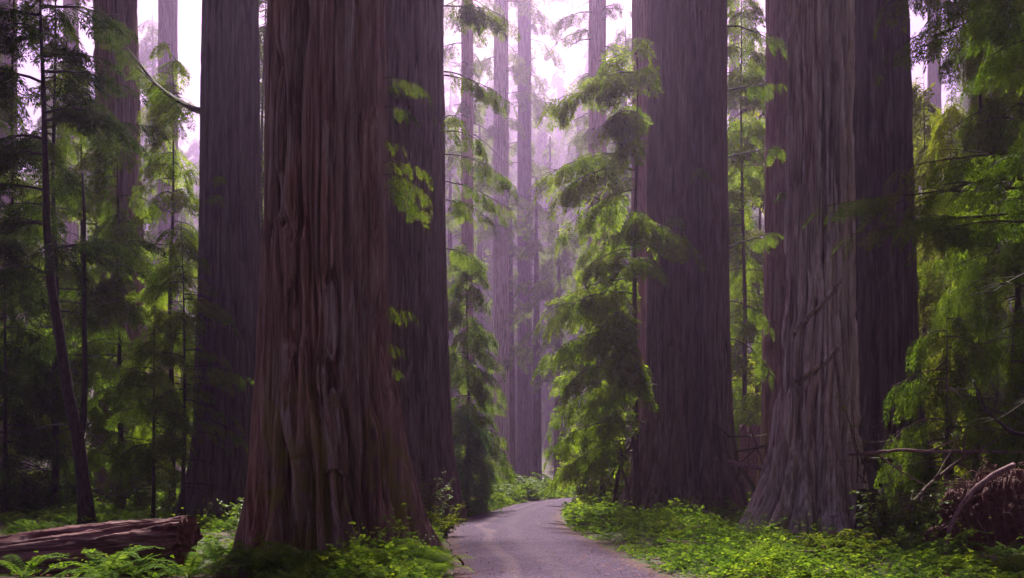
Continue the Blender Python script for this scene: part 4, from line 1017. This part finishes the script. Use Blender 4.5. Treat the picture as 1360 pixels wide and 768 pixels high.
shrub('huckleberry_sprig', 'small leafy sprig on the roots at the right foot of the massive trunk', 558, 15.6, .5, .2, 4, .05, 'broad_leaf', 2101, group='sprigs', upright=.9, leaves=8)
shrub('huckleberry_sprig', 'tiny leafy sprig before the middle roots of the massive trunk', 492, 15.2, .55, .2, 4, .05, 'broad_leaf', 2102, group='sprigs', upright=.9, leaves=8)

# ------------------------------------------------------------------ ground cover (nobody could count it)
def ground_cover():
    g = np.random.default_rng(3); N = 520000
    Y = 11.5+(60-11.5)*g.random(N)**1.5; px = g.uniform(-60, 1420, N); X = (px-680)/F*Y
    d = road_dist(X, Y); edge = .05+.25*n2(X*1.3, Y*1.3, 71)
    lush = sstep(7.5, 2.0, d)*.8+.2                      # thick near the light of the road
    lush = np.where(px > 1150, lush*.5, lush); lush = np.where(px < 330, lush*np.where(Y < 17, .12, .45), lush)
    lush = np.where((px > 330) & (X < road_c(Y)) & (Y < 17), lush*.7, lush)
    clump = sstep(.25, .6, n2(X*1.1+4, Y*1.1, 72))*.7+.3
    dens = lush*clump*np.clip(Y/24, .5, 1.6)
    keep = (d > edge) & (g.random(N) < dens*.50)
    X, Y, d = X[keep], Y[keep], d[keep]; n = len(X)
    h = (.04+.55*n2(X*.9, Y*.9, 73)*n2(X*2.7+8, Y*2.7, 74)*1.8)*sstep(-.1, .8, d)*g.uniform(.35, 1.1, n)+.03
    P = np.stack([X, Y, gz(X, Y)+h], -1); s = .034*np.exp(g.normal(0, .38, n))*(.7+.6*n2(X*1.5, Y*1.5, 78))*np.clip(Y/22, .9, 2.0)
    a0 = g.uniform(0, 2*PI, n); tilt = g.normal(0, .35, (n, 2)); out = []
    for k in range(3):
        a = a0+k*2*PI/3; D = unit(np.stack([np.cos(a), np.sin(a), -.12+tilt[:, 0]*np.cos(a)+tilt[:, 1]*np.sin(a)], -1))
        S = unit(np.stack([-np.sin(a), np.cos(a), -tilt[:, 0]*np.sin(a)+tilt[:, 1]*np.cos(a)], -1))
        l = s[:, None]*1.15; w = s[:, None]*1.1
        out.append(np.stack([P, P+D*l*.7+S*w*.55, P+D*l, P+D*l*.7-S*w*.55], 1))
    o = MB().polys(np.concatenate(out)).build('ground_cover', M['oxalis'])
    tag(o, 'carpet of small bright green clover like leaves on both road verges', 'ground cover', kind='stuff')
    # small ferny sprays amid it
    N = 22000; Y = 12+(55-12)*g.random(N)**1.35; px = g.uniform(-60, 1420, N); X = (px-680)/F*Y; d = road_dist(X, Y)
    k = (d > .35) & ~((px < 340) & (Y < 16.5)) & (g.random(N) < np.clip(.25+.75*n2(X*.8+40, Y*.8, 75), 0, 1)*.55); X, Y = X[k], Y[k]; n = len(X); a = g.uniform(0, 2*PI, n)
    P = np.stack([X, Y, gz(X, Y)+.02], -1); D = np.stack([np.cos(a), np.sin(a), g.uniform(.5, 1.4, n)], -1); Nn = np.stack([g.normal(0, .2, n), g.normal(0, .2, n), np.ones(n)], -1)
    o = MB().polys(place(SPR_LO, P, D, Nn, g.uniform(.18, .42, n)*np.clip(Y/25, .8, 1.6), g)).build('undergrowth', M['fern_green'])
    tag(o, 'mixed low feathery undergrowth across the forest floor', 'undergrowth', kind='stuff')
    # fallen needles and twigs, thick along the road edge
    N = 60000; Y = 10+(45-10)*g.random(N)**1.6; px = g.uniform(-40, 1400, N); X = (px-680)/F*Y; d = road_dist(X, Y)
    k = g.random(N) < np.where(d < 0, .13+.9*np.exp(d/.38), .45); X, Y, d = X[k], Y[k], d[k]; n = len(X); a = g.uniform(0, 2*PI, n)
    rz_ = lie(Y)+.055
    P = np.stack([X, Y, np.where(d < .12, rz_, gz(X, Y)+.025)+.012], -1); D = np.stack([np.cos(a), np.sin(a), g.normal(0, .15, n)], -1); S = np.stack([-np.sin(a), np.cos(a), g.normal(0, .2, n)], -1)
    o = MB().polys(diamonds(P, D, S, g.uniform(.03, .10, n), g.uniform(.008, .03, n))).build('leaf_litter', M['litter'])
    tag(o, 'reddish fallen needles and bark bits along the road edges', 'leaf litter', kind='stuff')
    # far undergrowth
    N = 16000; Y = g.uniform(40, 110, N); px = g.uniform(-100, 1460, N); X = (px-680)/F*Y; d = road_dist(X, Y)
    k = (d > .8) & (g.random(N) < .2+.8*n2(X*.35, Y*.35, 76)); X, Y = X[k], Y[k]; n = len(X); a = g.uniform(0, 2*PI, n)
    hh = 1.5*n2(X*.4+9, Y*.4, 77)*g.random(n)
    P = np.stack([X, Y, gz(X, Y)+hh*.8], -1); D = np.stack([np.cos(a), np.sin(a), g.uniform(-.2, .9, n)], -1); Nn = np.stack([g.normal(0, .3, n), g.normal(0, .3, n), np.ones(n)], -1)
    o = MB().polys(place(SPR_LO, P, D, Nn, g.uniform(.5, 1.1, n), g)).build('distant_undergrowth', M['needle_mid'])
    tag(o, 'hazy low undergrowth beyond the road bend', 'undergrowth', kind='stuff')
ground_cover()

# ------------------------------------------------------------------ air
V = np.array([(x, y, z) for z in (-6, 232) for y in (-62, 722) for x in (-522, 522)], float)
Q = np.array([(0, 2, 3, 1), (4, 5, 7, 6), (0, 1, 5, 4), (2, 6, 7, 3), (0, 4, 6, 2), (1, 3, 7, 5)])
hm = bpy.data.materials.new('haze'); hm.use_nodes = True; nt = hm.node_tree; nt.nodes.clear()
out = nt.nodes.new('ShaderNodeOutputMaterial'); pv = nt.nodes.new('ShaderNodeVolumePrincipled')
pv.inputs['Color'].default_value = (.82, .56, 1.0, 1); pv.inputs['Density'].default_value = .00045; pv.inputs['Anisotropy'].default_value = .65
nt.links.new(pv.outputs[0], out.inputs['Volume'])
hz = mesh_np('haze', V, [Q], hm); hz['kind'] = 'stuff'

# ------------------------------------------------------------------ light
ELEV, AZ = R(49), R(-2)
sl = bpy.data.lights.new('sun', 'SUN'); so = link(bpy.data.objects.new('sun', sl))
sl.energy = 5.0; sl.angle = R(6); sl.color = (1, .93, .84)
sdir = Vector((math.sin(AZ)*math.cos(ELEV), math.cos(AZ)*math.cos(ELEV), math.sin(ELEV)))
so.rotation_euler = sdir.to_track_quat('Z', 'Y').to_euler(); so.location = (0, 40, 90)
w = bpy.data.worlds.new('World'); SC.world = w; w.use_nodes = True; nt = w.node_tree; nt.nodes.clear()
sky = nt.nodes.new('ShaderNodeTexSky'); sky.sky_type = 'NISHITA'; sky.sun_disc = False
sky.sun_elevation = ELEV; sky.sun_rotation = AZ; sky.dust_density = 0.6; sky.air_density = 0.38; sky.ozone_density = 2.0
mx = nt.nodes.new('ShaderNodeMix'); mx.data_type = 'RGBA'; mx.blend_type = 'MULTIPLY'; mx.inputs[0].default_value = 1
nt.links.new(sky.outputs[0], mx.inputs[6]); mx.inputs[7].default_value = (1.66, .93, .98, 1)
bg = nt.nodes.new('ShaderNodeBackground'); bg.inputs['Strength'].default_value = .05
wo = nt.nodes.new('ShaderNodeOutputWorld'); nt.links.new(mx.outputs[2], bg.inputs['Color']); nt.links.new(bg.outputs[0], wo.inputs['Surface'])

SC.render.engine = 'CYCLES'
cy = SC.cycles
cy.max_bounces = 6; cy.diffuse_bounces = 3; cy.glossy_bounces = 2; cy.transmission_bounces = 4; cy.volume_bounces = 1; cy.transparent_max_bounces = 4
cy.use_adaptive_sampling = False; cy.use_denoising = True; cy.sample_clamp_indirect = 8
try: cy.denoiser = 'OPENIMAGEDENOISE'
except Exception: pass
vs = SC.view_settings
vs.view_transform = 'Standard'; vs.look = 'None'; vs.gamma = 1; vs.exposure = 2.02; vs.use_curve_mapping = False
